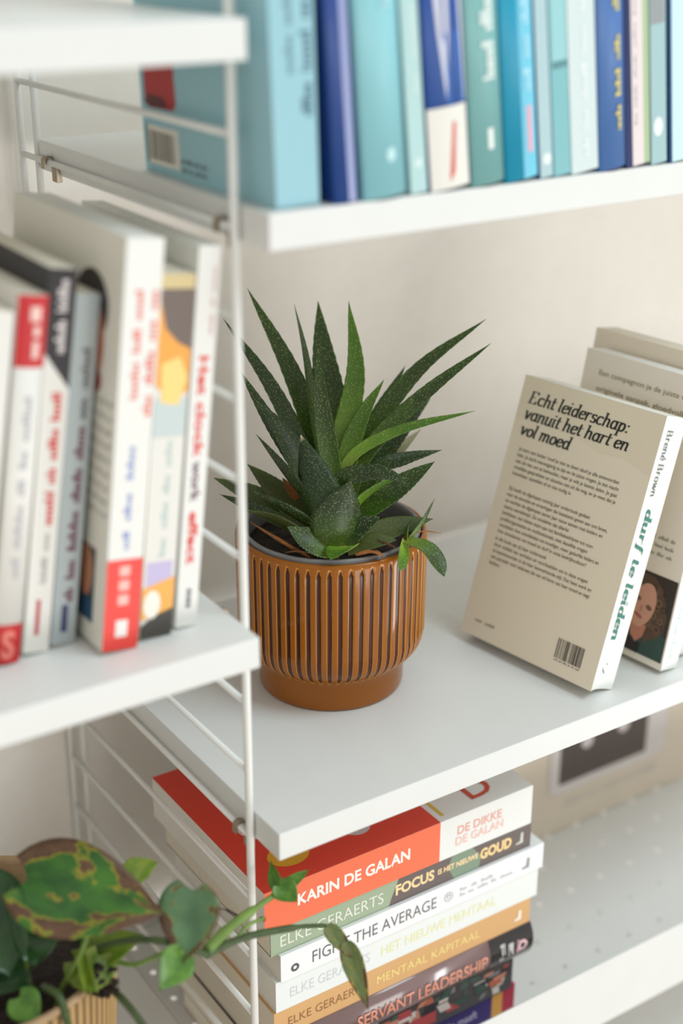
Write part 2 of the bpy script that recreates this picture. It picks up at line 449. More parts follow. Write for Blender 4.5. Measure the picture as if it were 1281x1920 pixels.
U5.poly('spine', [(0.12, 0.014), (0.12, 0.024), (0.158, 0.026), (0.158, 0.0145)], (44, 112, 190), eps=.00018)
U5.patch('spine', 0.1590, 0.2050, 0, 0.0275, (226, 224, 216), eps=.0003, name='white_label')
U5.poly('spine', [(0.168, 0.0165), (0.168, 0.019), (0.196, 0.0165), (0.201, 0.013), (0.199, 0.0125)], (206, 92, 84), eps=.0004, name='red_mark')
U6 = ub('grey teal book with bold white lettering right of the white label', 0.1418, 0.024, -6.9, (122, 178, 178), bulge=.003)
U6.dash('spine', 0.0450, 0.0980, 0.0185, 0.0095, (224, 234, 230), 2, 11)
U6.dash('spine', 0.1020, 0.1460, 0.0185, 0.0095, (224, 234, 230), 2, 12)
U6.patch('spine', 0.1730, 0.1850, 0.0115, 0.0155, (228, 236, 232), eps=.0002, name='publisher_mark')
U7 = ub('bright turquoise book with a small pink mark near its foot', 0.1673, 0.0242, -7.2, (0, 148, 184), bulge=.002)
U7.patch('spine', 0.0000, 0.2050, 0.0125, 0.0243, (112, 196, 222))
U7.dash('spine', 0.0200, 0.1550, 0.0205, 0.0145, (170, 220, 236), 6, 13)
U7.patch('spine', 0.1630, 0.1900, 0.0165, 0.0205, (226, 170, 186), eps=.0003, name='pink_mark')
U8 = ub('slim grey blue book with a navy back cover next to the turquoise one', 0.1935, 0.0108, -7.4, (14, 58, 118))
U8.patch('spine', 0.0000, 0.2050, 0.0005, 0.0103, (172, 200, 206)); U8.ellipse('spine', 0.1940, 0.006, 0.0035, 0.0032, (226, 236, 236), eps=.0003, name='publisher_mark')
U9 = ub('slim two tone teal book left of the pale grey book', 0.2051, 0.0132, -7.5, (126, 184, 190))
U9.patch('spine', 0.0000, 0.1380, 0.0015, 0.0128, (150, 202, 206)); U9.patch('spine', 0.1380, 0.1420, 0.0015, 0.0128, (90, 140, 148), eps=.0002)
U10 = ub('plain pale grey book with faint lettering left of the blue one with yellow letters', 0.2192, 0.0212, -7.6, (206, 220, 220), pages=PAGEW)
U10.dash('spine', 0.0800, 0.1960, 0.014, 0.009, (226, 234, 234), 6, 14)
U11 = ub('blue book with yellow lettering down its spine', 0.2414, 0.0218, -7.7, (72, 116, 180), bulge=.003)
U11.dash('spine', 0.0300, 0.1120, 0.0165, 0.0105, (212, 198, 116), 4, 15); U11.dash('spine', 0.1260, 0.1820, 0.0165, 0.0115, (212, 198, 116), 3, 16)
U12 = ub('loose pinkish white booklet with a green stripe and dark navy cover', 0.2643, 0.0205, -7.8, (24, 40, 92))
U12.patch('spine', 0.0000, 0.2050, 0.0055, 0.0150, (226, 214, 214)); U12.patch('spine', 0.0000, 0.2050, 0.0150, 0.0200, (168, 190, 150))
U12.dash('spine', 0.0500, 0.1800, .0095, .0075, (180, 172, 176), 8, 17)
U13 = ub('thin book with a grey panel second from the right edge of the blue row', 0.286, 0.013, -7.9, (160, 192, 196))
U13.patch('spine', 0.0300, 0.0880, 0.001, 0.012, (218, 212, 216)); U13.patch('spine', 0.0880, 0.1200, 0.001, 0.012, (150, 154, 158))
U13.ellipse('spine', 0.1820, 0.006, 0.006, 0.004, (226, 234, 232), name='publisher_mark')
U14 = ub('pale ice blue book with a navy cover at the right edge of the picture', 0.302, 0.0225, -8, (10, 66, 112))
U14.patch('spine', 0.0000, 0.2050, 0.0022, 0.022, (200, 232, 240))

# ---- leaning books on the left shelf
GL = 'leaning red and white books on the left shelf'
def lb(label, x, t, lean, cover, h, y, d=0.15, **k):
    return Book(label, (x, y, Z_LM+0.0002), h, d, t, cover, 0, RAD(lean), group=GL, **k)
L0 = lb('white book cut off by the left edge of the picture', -0.1745, 0.0165, 10.2, (226, 224, 218), 0.206, 0.020)
L0.dash('spine', .10, .18, .011, .006, (226, 170, 160), 3, 20)
L1 = lb('white book with a red label at the top and a red foot', -0.1545, 0.0168, 9.6, (228, 226, 220), 0.212, 0.019, bulge=.002)
L1.patch('spine', 0.0, 0.039, 0.0, 0.0168, (196, 32, 40)); L1.dash('spine', .006, .034, .0125, .0065, (238, 200, 192), 1, 21, eps=.0003)
L1.dash('spine', .055, .16, .011, .007, (186, 184, 190), 5, 22)
L1.patch('spine', 0.188, 0.212, 0.0, 0.0168, (198, 28, 36))
L1.text('spine_up', 'S', .0045, .0125, .003, .021, (236, 130, 116), bold=.04, eps=.0003)
L2 = lb('white book with a slanted black top panel and red lettering', -0.1345, 0.0155, 9.0, (230, 228, 222), 0.223, 0.021, d=0.145)
L2.poly('spine', [(0, 0), (0, .0155), (.066, .0155), (.046, 0)], (40, 38, 42), name='black_panel')
L2.patch('back', 0.0, 0.145, 0.185, 0.223, (40, 38, 42), name='black_panel')
L2.dash('spine', .006, .046, .011, .005, (222, 214, 214), 2, 23, eps=.0003)
L2.dash('spine', .068, .145, .0115, .006, (214, 66, 60), 4, 24); L2.patch('spine', 0.190, 0.212, .006, .0085, (186, 40, 50), name='red_mark')
L2.dash('spine', .15, .18, .0105, .007, (178, 172, 172), 2, 25)
L3 = lb('grey blue book with dark red lettering in the leaning row', -0.1173, 0.0150, 8.6, (170, 180, 182), 0.207, 0.022, d=0.145)
L3.dash('spine', .03, .07, .0115, .0065, (96, 92, 96), 2, 26)
L3.dash('spine', .075, .180, .0115, .0060, (104, 50, 72), 5, 27); L3.patch('spine', .182, .199, .0055, .0095, (58, 62, 104), name='navy_mark')
L4 = lb('thick white book with a red block at the foot of its spine', -0.0962, 0.0222, 7.3, (228, 226, 214), 0.2385, -0.003, d=0.155, pages=PAGEW)
L4.patch('spine', 0.0, 0.2385, 0.0002, 0.0220, (232, 232, 228), eps=.0001)
L4.dash('spine', .028, .098, .0205, .0155, (230, 120, 106), 4, 28, eps=.0003); L4.dash('spine', .028, .088, .0115, .007, (230, 120, 106), 3, 29, eps=.0003)
L4.dash('spine', .115, .176, .0125, .0085, (140, 156, 206), 3, 30, eps=.0003)
L4.patch('spine', .182, .2385, 0, .0222, (236, 70, 62), eps=.0003, name='red_block'); L4.dash('spine', .186, .210, .0145, .008, (246, 190, 182), 1, 31, eps=.0004)
L4.patch('spine', .2195, .230, .0075, .0150, (240, 236, 232), eps=.0004, name='publisher_mark')
for i in range(9): L4.dash('back', .115, .150, .080+.008*i, .083+.008*i, (176, 174, 168), 4, 40+i)
L4.patch('back', .100, .140, .012, .058, (64, 76, 78), name='portrait_print'); L4.ellipse('back', .128, .042, .009, .016, (196, 138, 108), eps=.0002, name='portrait_print')
L4.patch('back', .118, .140, .012, .026, (48, 84, 112), eps=.00025, name='portrait_print')
L4.ellipse('back', .116, .195, .022, .020, (42, 36, 36), name='cover_picture'); L4.ellipse('back', .126, .176, .0085, .020, (196, 116, 84), eps=.0002, name='cover_picture')
L4.ellipse('back', .127, .155, .007, .007, (150, 40, 44), eps=.00026, name='cover_picture')
L5 = lb('white book with an orange flame picture on its spine', -0.0704, 0.0205, 6.9, (226, 224, 218), 0.2155, 0.001, d=0.15)
L5.patch('spine', 0.0, 0.008, 0, .0205, (210, 190, 140)); L5.patch('spine', .008, .042, 0, .0205, (112, 98, 92))
L5.poly('spine', [(.014, .0), (.030, .004), (.038, .012), (.042, .0205), (.066, .0205), (.072, .010), (.062, 0)], (242, 166, 72), eps=.0002, name='flame_print')
L5.poly('spine', [(.050, .003), (.046, .014), (.058, .0195), (.074, .015), (.072, .004)], (246, 212, 130), eps=.00028, name='flame_print')
L5.patch('spine', .070, .092, 0, .0205, (196, 208, 208), eps=.00024)
L5.dash('spine', .095, .165, .013, .009, (186, 204, 200), 4, 50)
L5.patch('spine', .168, .186, .002, .0185, (196, 184, 220)); L5.poly('spine', [(.184, 0), (.178, .0205), (.200, .0205), (.204, 0)], (244, 176, 84), eps=.0002, name='flame_print')
L5.poly('spine', [(.198, .0205), (.202, .008), (.208, 0), (.2155, 0), (.2155, .0205)], (70, 68, 62), eps=.0003, name='dark_foot')
L5.ellipse('spine', .1945, .0065, .009, .0055, (244, 238, 226), eps=.0004, name='white_disc')
L6 = lb('tall white book at the right end of the leaning row with red and plum lettering', -0.0457, 0.0140, 6.4, (230, 230, 226), 0.2285, 0.003, d=0.155, pages=PAGEW)
L6.text('spine', 'Het clock', .062, .122, .0042, .0105, (226, 84, 80), bold=.03)
L6.text('spine', 'work', .124, .149, .0042, .0105, (120, 92, 108), bold=.03)
L6.text('spine', 'effect', .155, .188, .0042, .0105, (228, 84, 80), bold=.03)
L6.dash('spine', .204, .216, .0090, .006, (110, 112, 118), 1, 51)
L6.dash('spine', .012, .050, .0115, .0095, (206, 160, 156), 3, 52)

# ---- books leaning on the middle shelf
M1 = Book('cream paperback with a dark italic heading and barcode leaning in front', (0.3091-0.0275*math.cos(RAD(17.6)), -0.0121-0.0275*math.sin(RAD(8.6)), Z_M+0.0002), 0.2108, 0.1327, 0.0275,
          (240, 231, 210), RAD(8.6), RAD(17.6), bulge=-0.0032, rough=.5, group='cream paperbacks leaning on the middle shelf', pages=PAGEW)
M1.patch('spine', 0, .2108, 0.0003, .0272, (238, 240, 236), eps=.0001, name='white_spine', rough=.35)
M1.poly('back', [(0.0, .2105), (.1324, .2105), (.1324, .166), (.105, .172), (.085, .170), (.06, .177), (.04, .1765), (.02, .178), (0, .1765)], (234, 225, 202), eps=.00006, name='tonal_shape')
INK = (38, 44, 40)
for i, (st, wd) in enumerate([('Echt leiderschap:', .0965), ('vanuit het hart en', .0995), ('vol moed', .0505)]):
    yb = .1905-.0127*i
    V, F = nib_vf(st, .27, .10, .22, .07); k = .0062
    hh = [p[1] for p in V]; a0 = .0085
    xs = [p[0] for p in V]; sx = wd/(max(xs)-min(xs))
    M1._put('lettering', [(a0+(q[0]-min(xs))*sx, yb+q[1]*k) + tuple(q[2:]) for q in V], F, M1._map('back', .00022), INK, .6)
paras = [(.1530, .0049, ['Je bent een leider: hoef je niet te doen alsof je alle antwoorden', 'hebt. Je durft nieuwsgierig te zijn en de juiste vragen. Je ziet macht', 'niet als iets om te behouden, maar je wilt je kennis delen. Je gaat', 'moeilijke gesprekken en situaties niet uit de weg, en je weet dat je', 'kwetsbaar opstellen af en toe nodig is.']),
         (.1212, .0050, ['Zij heeft de afgelopen twintig jaar onderzoek gedaan', 'naar de emoties en ervaringen die betekenis geven aan ons leven,', 'en werkte de afgelopen zeven jaar nauw samen met leiders en', 'teams wereldwijd. Ze ontdekte dat allerlei', 'bedrijven, van kleine start-ups tot familiebedrijven tot non-', 'profitorganisaties en multinationals, met dezelfde vragen', 'worstelen: hoe ontwikkelen we moediger, meer gedurfde leiders en', 'hoe verankeren we moed en durf in onze bedrijfscultuur?']),
         (.0800, .0050, ['In dit boek zet zij haar onderzoek', 'door middel van verhalen en voorbeelden om in deze vragen', 'te beantwoorden in de haar kenmerkende stijl. Dat heet werk en', 'een aanrader voor iedereen die van wil leren van haar moed en zegt', 'leiders.'])]
for (b0, pitch, L) in paras:
    for j, st in enumerate(L):
        V, F = text_vf(st, 0.012)
        xs = [p[0] for p in V]; ws = max(xs)-min(xs); wd = min(.0985, ws*.0038)
        M1._put('lettering', [(.0115+(x-min(xs))*wd/ws, b0-pitch*j+y*.0040) for x, y in V], F, M1._map('back', .00022), (118, 110, 94), .6)
M1.dash('back', .012, .032, .0125, .0145, (120, 112, 96), 2, 60)
M1.patch('back', .0925, .1195, .0105, .0285, (240, 231, 210), eps=.00018, name='barcode_label')
a = .0935; rb_ = random.Random(5)
while a < .118:
    wd = rb_.choice([.0004, .0007, .001, .0013]); M1.patch('back', a, a+wd, .0125, .0280, (42, 38, 34), eps=.00026, name='barcode_bar'); a += wd+rb_.choice([.0004, .0006, .0009])
M1.dash('back', .094, .118, .0105, .0118, (60, 56, 50), 6, 61)
V, F = nib_vf('Bren\u00e9 Brown', .19, .06, .0, .05); M1.fit('spine', (V, F), .010, .0605, .0105, .0175, (92, 100, 100))
V, F = nib_vf('durf te leiden', .32, .06, .12, .12); M1.fit('spine', (V, F), .0700, .1720, .0090, .0205, (24, 118, 104))
M1.poly('spine', [(.193, .012), (.196, .0125), (.199, .0155), (.198, .0160), (.195, .0135)], (96, 100, 96), name='publisher_mark', eps=.0002)
M1.ellipse('spine', .191, .0165, .0007, .0009, (96, 100, 96), name='publisher_mark', eps=.0002)

M2 = Book('cream paperback with a portrait photograph, second of the leaning paperbacks', (0.3545, -0.017, Z_M+0.0002), 0.2240, 0.130, 0.0205, (238, 232, 220), RAD(6.5), RAD(11.0), group='cream paperbacks leaning on the middle shelf', pages=PAGEW)
M2.patch('spine', 0, .224, .0003, .0202, (240, 241, 238), eps=.0001, name='white_spine')
V, F = nib_vf('ve nd oe d ee', .2, .05, .1, .1); M2.fit('spine', (V, F), .160, .215, .006, .0125, (196, 222, 220))
for i, (st, wd, bo) in enumerate([('Een compagnon je de juiste vragen', .098, .008), ('originele aanpak, gloedvolle en', .098, .014), ('wakker zijn bewustzijn', .088, .03)]):
    M2.text('back', st, .016+.012*(i == 2), .016+wd, .2045-.0125*i, .2100-.0125*i, (150, 142, 112), bold=bo)
for i in range(3): M2.dash('back', .070, .118, .0985-.0065*i, .1015-.0065*i, (160, 156, 144), 6, 70+i)
# portrait print beside the spine
pa0, pa1, pb0, pb1 = .0800, .1288, .0055, .0715
M2.patch('back', pa0, pa1, pb0, pb1, (58, 50, 47), eps=.0002, name='portrait_print')
def pp(u, v_): return (pa0+u*(pa1-pa0), pb0+v_*(pb1-pb0))
M2.poly('back', [pp(.0, 0), pp(.99, 0), pp(.99, .30), pp(.80, .36), pp(.62, .30), pp(.44, .20), pp(.25, .26), pp(0, .30)], (52, 78, 74), eps=.00026, name='portrait_jacket')
hair = [pp(.18, .90), pp(.36, .97), pp(.56, .96), pp(.74, .86), pp(.86, .70), pp(.93, .52), pp(.92, .36), pp(.82, .26), pp(.70, .22), pp(.62, .14), pp(.54, .22), pp(.50, .5), pp(.3, .8), pp(.1, .6), pp(.04, .74)]
M2.poly('back', hair, (92, 72, 60), eps=.00030, name='portrait_hair')
rh = random.Random(9)
for i in range(26):
    u = rh.uniform(.52, .90); v_ = rh.uniform(.28, .86)
    if u > .9-.3*abs(v_-.55): continue
    q = pp(u, v_); M2.ring('back', q[0], q[1], rh.uniform(.0018, .0034), .35, rh.choice([(128, 104, 84), (70, 54, 46), (112, 90, 76)]), eps=.00034+.00001*i, name='portrait_curl')
M2.poly('back', [pp(.28, .34), pp(.60, .36), pp(.56, .22), pp(.44, .12), pp(.34, .16)], (196, 134, 112), eps=.0006, name='portrait_neck')
M2.poly('back', [pp(.20, .0), pp(.52, .0), pp(.54, .13), pp(.44, .13), pp(.32, .20)], (40, 36, 40), eps=.00062, name='portrait_top')
q = pp(.46, .59); M2.ellipse('back', q[0], q[1], .0108, .0185, (214, 162, 140), rot=-.2, eps=.00066, name='portrait_face')
q = pp(.57, .58); M2.ellipse('back', q[0], q[1], .0030, .0020, (120, 90, 80), rot=-.3, eps=.0007, name='portrait_eye')
q = pp(.35, .65); M2.ellipse('back', q[0], q[1], .0026, .0018, (120, 90, 80), rot=-.3, eps=.0007, name='portrait_eye')
q = pp(.40, .45); M2.ellipse('back', q[0], q[1], .0045, .0014, (168, 94, 94), rot=-.35, eps=.0007, name='portrait_mouth')
q = pp(.43, .54); M2.ellipse('back', q[0], q[1], .0015, .0032, (194, 138, 120), rot=-.25, eps=.0007, name='portrait_nose')
M3 = Book('tall cream book rising behind the other leaning paperbacks', (0.3835, -0.006, Z_M+0.0002), 0.232, 0.136, 0.024, (236, 226, 208), RAD(6.5), RAD(9.5), group='cream paperbacks leaning on the middle shelf')
M3.patch('spine', 0, .232, .0003, .0237, (232, 234, 230), eps=.0001, name='white_spine')

# ---- stack of books on the metal tray
GS = 'books stacked flat under the middle shelf'
ZS = Z_TRAY+0.0003
def sb(label, x1, y, h, d, t, cover, psi=0.0, **k):
    """x1 = right hand (foot) end"""
    global ZS
    b = Book(label, (x1, y, ZS), h, d, t, cover, psi, flat=True, group=GS, **k); ZS += t+0.0001
    return b
S8 = sb('purple book with an orange band and crimson cover at the bottom of the stack', 0.2520, 0.012, 0.2275, 0.150, 0.0247, (196, 34, 70), rough=.35)
S8.patch('spine', 0, .2095, 0, .0247, (62, 44, 122), name='purple_spine'); S8.patch('spine', .2035, .2145, .0, .0247, (240, 176, 84), eps=.0002, name='orange_band')
S8.text('spine', 'Wie maaft', .150, .1885, .0085, .0165, (214, 206, 226), bold=.01)
S7 = sb('collage patterned book with small colourful figures near the bottom of the stack', 0.2466, 0.010, 0.226, 0.155, 0.0300, (86, 84, 86), rough=.3)
rc = random.Random(3); cols = [(232, 222, 214), (198, 84, 88), (222, 152, 128), (70, 98, 88), (60, 58, 64), (236, 228, 222), (150, 150, 156), (206, 120, 92), (88, 110, 100)]
for i in range(70):
    a = rc.uniform(.02, .215); b_ = rc.uniform(.001, .026); wd = rc.uniform(.003, .014); hh = rc.uniform(.003, .010); sk = rc.uniform(-.004, .004)
    c0 = (min(a+wd, .2255), min(b_+hh, .0298))
    S7.poly('spine', [(a, b_), (c0[0], b_), (min(c0[0]+sk, .2255), c0[1]), (a+sk, c0[1])], rc.choice(cols), eps=.0001+.000006*i, name='collage_print', rough=.3)
S7.patch('spine', .085, .148, .004, .015, (204, 86, 88), eps=.0006, name='red_banner', rough=.3)
S7.text('spine', 'est', .088, .104, .005, .012, (228, 196, 110), bold=.03, eps=.0007)
S6 = sb('shiny mauve grey hardcover with copper lettering and a black end panel', 0.2620, 0.0095, 0.240, 0.160, 0.0300, (128, 104, 104), bulge=.0050, rough=.18, coat=.6)
S6.patch('spine', .196, .240, 0, .0300, (38, 36, 38), name='black_panel', rough=.18, coat=.6)
S6.text('spine', 'SERVANT LEADERSHIP', .068, .1925, .0095, .0205, (232, 158, 132), bold=.01)
S6.dash('spine', .206, .2105, .024, .008, (220, 218, 216), 1, 80, eps=.0003); S6.dash('spine', .214, .219, .022, .011, (220, 218, 216), 1, 81, eps=.0003)
S6.ellipse('spine', .2245, .015, .0022, .0062, (228, 170, 180), eps=.0003, name='pink_figure'); S6.ring('spine', .2285, .015, .005, .5, (228, 190, 196), eps=.00034, name='pink_figure')
S5 = sb('kraft brown book with yellow lettering in the stack', 0.2612, 0.010, 0.240, 0.160, 0.0234, (214, 168, 112), rough=.5)
S5.text('spine', 'ELKE GERAERTS', .012, .080, .0075, .0150, (150, 104, 62), bold=-.006)
S5.text('spine', 'MENTAAL KAPITAAL', .090, .1885, .0075, .0150, (246, 222, 140))
S5.poly('spine', [(.224, .0085), (.2275, .009), (.228, .0155), (.2305, .0155), (.2305, .0065), (.224, .0065)], (250, 240, 224), name='publisher_mark', eps=.0003)
S4 = sb('thick white book with faint pale yellow lettering in the stack', 0.2672, 0.010, 0.244, 0.160, 0.0270, (232, 236, 234), rough=.4, pages=PAGEW)
S4.text('spine', 'ELKE GERAERTS', .012, .0815, .0090, .0175, (212, 218, 222), bold=-.004)
S4.text('spine', 'HET NIEUWE MENTAAL', .092, .2015, .0090, .0175, (238, 236, 178))
S3 = sb('slim white book with thin dark grey capitals in the stack', 0.2700, 0.0085, 0.2432, 0.160, 0.0232, (240, 242, 244), rough=.3, pages=PAGEW)
S3.ring('spine', .0118, .0085, .0034, .55, (92, 88, 88)); 
S3.text('spine', 'FIGHT THE AVERAGE', .0265, .1375, .0060, .0160, (112, 108, 108), bold=-.004)
S3.ring('spine', .1490, .0110, .0042, .16, (176, 178, 180)); S3.ring('spine', .1490, .0112, .0022, .3, (190, 192, 194)); 
S3.ellipse('spine', .1478, .0122, .0006, .0006, (150, 152, 154), eps=.0003); S3.ellipse('spine', .1502, .0122, .0006, .0006, (150, 152, 154), eps=.0003)
S3.dash('spine', .160, .192, .0115, .0145, (196, 198, 200), 3, 90); S3.dash('spine', .160, .212, .0065, .0095, (200, 202, 204), 5, 91)
S3.poly('spine', [(.222, .0075), (.226, .0082), (.2265, .0150), (.229, .0150), (.229, .0058), (.222, .0058)], (150, 154, 156), name='publisher_mark', eps=.0003)
S2 = sb('sage green and charcoal book with cream bold lettering in the stack', 0.2580, 0.0115, 0.2375, 0.160, 0.0226, (64, 70, 66), rough=.4)
S2.poly('spine', [(0, 0), (.1015, 0), (.1035, .006), (.1105, .0226), (0, .0226)], (158, 174, 146), name='sage_panel')
S2.poly('spine', [(.1015, 0), (.2375, 0), (.2375, .0226), (.1105, .0226), (.1035, .006)], (104, 92, 88), name='charcoal_panel')
S2.poly('frontflat', [(0, 0), (.1105, 0), (.108, .02), (.10, .06), (0, .06)], (150, 164, 138), name='sage_panel')
S2.poly('spine', [(.162, 0), (.186, .0), (.188, .010), (.178, .0226), (.160, .0226), (.156, .012)], (126, 146, 124), eps=.00016, name='green_leaf_print')
S2.text('spine', 'ELKE GERAERTS', .0080, .0965, .0055, .0150, (230, 232, 220), bold=-.006)
S2.text('spine', 'FOCUS', .1075, .1430, .0070, .0165, (248, 218, 164), bold=.035)
S2.text('spine', 'IS HET NIEUWE', .1465, .1850, .0095, .0145, (248, 218, 164), bold=.03)
S2.text('spine', 'GOUD', .1870, .2180, .0065, .0165, (250, 214, 150), bold=.045)
S2.poly('spine', [(.2225, .0075), (.2265, .0085), (.2272, .0160), (.2297, .0160), (.2297, .0062), (.2225, .0062)], (206, 206, 196), name='publisher_mark', eps=.0003)
S1 = sb('thick red and white book with coral spine on top of the stack', 0.2560, 0.0100, 0.2408, 0.170, 0.0350, (236, 238, 236), rough=.28, coat=.15, pages=PAGEW)
S1.patch('spine', 0, .1515, 0, .0350, (246, 118, 80), name='coral_panel', rough=.25, coat=.2)
S1.patch('frontflat', 0, .1515, 0, .170, (228, 66, 42), name='red_panel', rough=.4)
S1.patch('frontflat', 0, .1515, .0058, .0062, (226, 100, 76), eps=.0002, name='cover_crease')
S1.text('spine', 'KARIN DE GALAN', .0270, .1240, .0135, .0235, (250, 240, 234), bold=.03)
S1.text('spine', 'DE DIKKE', .1680, .2105, .0175, .0250, (240, 172, 154), bold=.012); S1.text('spine', 'DE GALAN', .1665, .2125, .0080, .0155, (244, 198, 186), bold=.012)
S1.ellipse('frontflat', .037, .0285, .016, .0125, (226, 176, 40), name='yellow_disc', a0=0, a1=360)
S1.ellipse('frontflat', .096, .0300, .011, .0100, (206, 204, 206), name='grey_disc')
S1.text('frontflat', 'J', .0230, .0380, .0850, .1180, (236, 214, 206), bold=.02, eps=.0003)
S1.ring('frontflat', .040, .072, .020, .34, (236, 214, 206), eps=.0003, name='cover_letter')
S1.text('frontflat', 'D', .189, .213, .0105, .0330, (206, 76, 44), bold=.01, eps=.0003)
S1.patch('frontflat', .1565, .1595, .0060, .0350, (224, 190, 60), eps=.0002, name='yellow_bar')

# ---- cream storage box behind, with a framed dark label
BX0, BX1, BY, BZ0, BZ1 = 0.325, 0.690, 0.176, Z_TRAY+0.0003, Z_TRAY+0.235
CREAM = mat('cream_card', (228, 217, 200), .7, noise=.02, nscale=40)
bx = thing('storage_box', 'cream card box with a white framed dark label on the metal shelf', 'box', (BX0, BY, BZ0))
box_obj('box_body', (0, BX1-BX0, 0, 0.085, 0, BZ1-BZ0-.03), CREAM, bx, .002)
box_obj('box_lid', (-.002, BX1-BX0+.002, -.0015, 0.087, BZ1-BZ0-.045, BZ1-BZ0), CREAM, bx, .002)
def rrect(x0, x1, z0, z1, r, n=6):
    P = []
    for (cx, cz, a0) in ((x1-r, z1-r, 0), (x0+r, z1-r, 90), (x0+r, z0+r, 180), (x1-r, z0+r, 270)): P += _arc(cx, cz, r, r, a0, a0+90, n)
    return P
def plate(name, P, y0, y1, m, parent):
    n = len(P); V = [(x, y, z) for y in (y0, y1) for x, z in P]
    F = [tuple(range(n)), tuple(reversed(range(n, 2*n)))]+[(i, n+i, n+(i+1) % n, (i+1) % n) for i in range(n)]
    return mesh_obj(name, V, F, m, parent)
def bl(x, z): return (x-BX0, z-BZ0)
a_, b_ = bl(.4285, -.6805), bl(.5830, -.560)
fr = plate('label_frame', rrect(a_[0], b_[0], a_[1], b_[1], .010), -.0016, -.0001, ink((228, 222, 222)), bx)
a2, b2 = bl(.4405, -.6705), bl(.5555, -.575)
plate('label_picture', rrect(a2[0], b2[0], a2[1], b2[1], .002), -.0020, -.0015, ink((86, 74, 68), .35), fr)
for (x, z) in ((.4740, -.6310), (.5215, -.6290)):
    q = bl(x, z); plate('white_spot', [(q[0]+u, q[1]+v_) for u, v_ in _arc(0, 0, .0075, .0075, 0, 360, 16)[:-1]], -.0024, -.0019, ink((222, 214, 216)), fr)
Vd, Fd = dashes_vf(1, 5, 95); q0, q1 = bl(.452, -.6985), bl(.578, -.6920)
mesh_obj('label_lettering', [(q0[0]+x*(q1[0]-q0[0]), -.0006, q0[1]+y*(q1[1]-q0[1])) for x, y in Vd], Fd, ink((226, 222, 216)), bx)

# ------------------------------------------------------------------ potted succulent
PX, PY = 0.1433, 0.1219
RB, RF, PH = 0.0708, 0.0548, 0.1255
plant = thing('potted_succulent', 'spiky green succulent in a ribbed amber glazed pot', 'potted plant', (PX, PY, Z_M+0.0002))
NR = 58
def groove(z):
    z0, z1 = 0.0325, PH-0.0085
    if z < z0 or z > z1: return 0.0
    return 1.0
prof = [(0.0, 0.0), (RF-0.003, 0.0), (RF-0.0006, 0.0009), (RF, 0.0028), (RF+.0002, 0.0150), (RF+.0004, 0.0215), (RF+.0012, 0.0240), (RF+.0035, 0.0262), (RF+.0075, 0.0292), (RF+.0105, 0.0325), (RF+.0128, 0.0360), (RF+.0143, 0.0400), (RF+.0152, 0.0450)]
prof += [(RB-.0006+.0006*i/16, 0.0455+(PH-0.0455-0.012)*i/16) for i in range(17)]
prof += [(RB, PH-0.0105), (RB, PH-0.0092), (RB, PH-0.0080), (RB, PH-.0066), (RB-.0002, PH-.0030), (RB-.0010, PH-.0008), (RB-.0022, PH), (RB-.0036, PH-.0006), (RB-.0044, PH-.0025), (RB-.0048, PH-.03), (RB-.012, 0.03), (0, 0.02)]
NA = NR*12
def gsh(a):
    q = (a*NR/(2*math.pi)) % 1.0; q = abs(q-0.5)*2     # 0 = ridge centre .. 1 = groove centre
    return q
zg0, zg1 = 0.0250, PH-0.0062
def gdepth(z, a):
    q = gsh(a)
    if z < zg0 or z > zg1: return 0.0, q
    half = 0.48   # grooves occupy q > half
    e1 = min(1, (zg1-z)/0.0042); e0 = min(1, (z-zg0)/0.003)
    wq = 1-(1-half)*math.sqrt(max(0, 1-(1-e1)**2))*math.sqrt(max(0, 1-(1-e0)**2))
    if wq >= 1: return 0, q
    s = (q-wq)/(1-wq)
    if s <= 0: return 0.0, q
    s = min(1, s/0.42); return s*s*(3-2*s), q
outer_n = 13+17+7
V, F, ATT = [], [], []
for i, (r, z) in enumerate(prof):
    for k in range(NA):
        a = 2*math.pi*k/NA
        g = 0.0
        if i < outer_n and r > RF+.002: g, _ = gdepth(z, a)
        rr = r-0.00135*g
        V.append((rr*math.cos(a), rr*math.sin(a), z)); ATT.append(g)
for i in range(len(prof)-1):
    for k in range(NA):
        F.append((i*NA+k, i*NA+(k+1) % NA, (i+1)*NA+(k+1) % NA, (i+1)*NA+k))
GL = bpy.data.materials.new('amber_glaze'); GL.use_nodes = True; nt = GL.node_tree; b = nt.nodes['Principled BSDF']
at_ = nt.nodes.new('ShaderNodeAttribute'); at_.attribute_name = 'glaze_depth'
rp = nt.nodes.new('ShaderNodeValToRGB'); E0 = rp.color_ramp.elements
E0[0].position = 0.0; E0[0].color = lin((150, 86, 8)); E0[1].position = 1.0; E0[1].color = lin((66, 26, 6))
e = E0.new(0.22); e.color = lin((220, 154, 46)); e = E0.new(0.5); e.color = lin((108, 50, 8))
nz = nt.nodes.new('ShaderNodeTexNoise'); nz.inputs['Scale'].default_value = 60; tc = nt.nodes.new('ShaderNodeTexCoord')
mx = nt.nodes.new('ShaderNodeMix'); mx.data_type = 'RGBA'; mx.blend_type = 'MULTIPLY'; mx.inputs[0].default_value = 0.35
nt.links.new(tc.outputs['Object'], nz.inputs['Vector']); nt.links.new(at_.outputs['Fac'], rp.inputs['Fac'])
nt.links.new(rp.outputs['Color'], mx.inputs[6]); nt.links.new(nz.outputs['Color'], mx.inputs[7]); nt.links.new(mx.outputs[2], b.inputs['Base Color'])
nt.links.new(rp.outputs['Color'], b.inputs['Base Color'])
b.inputs['Roughness'].default_value = 0.3; b.inputs['Specular IOR Level'].default_value = .2; b.inputs['Coat Weight'].default_value = 0.42; b.inputs['Coat Roughness'].default_value = 0.04
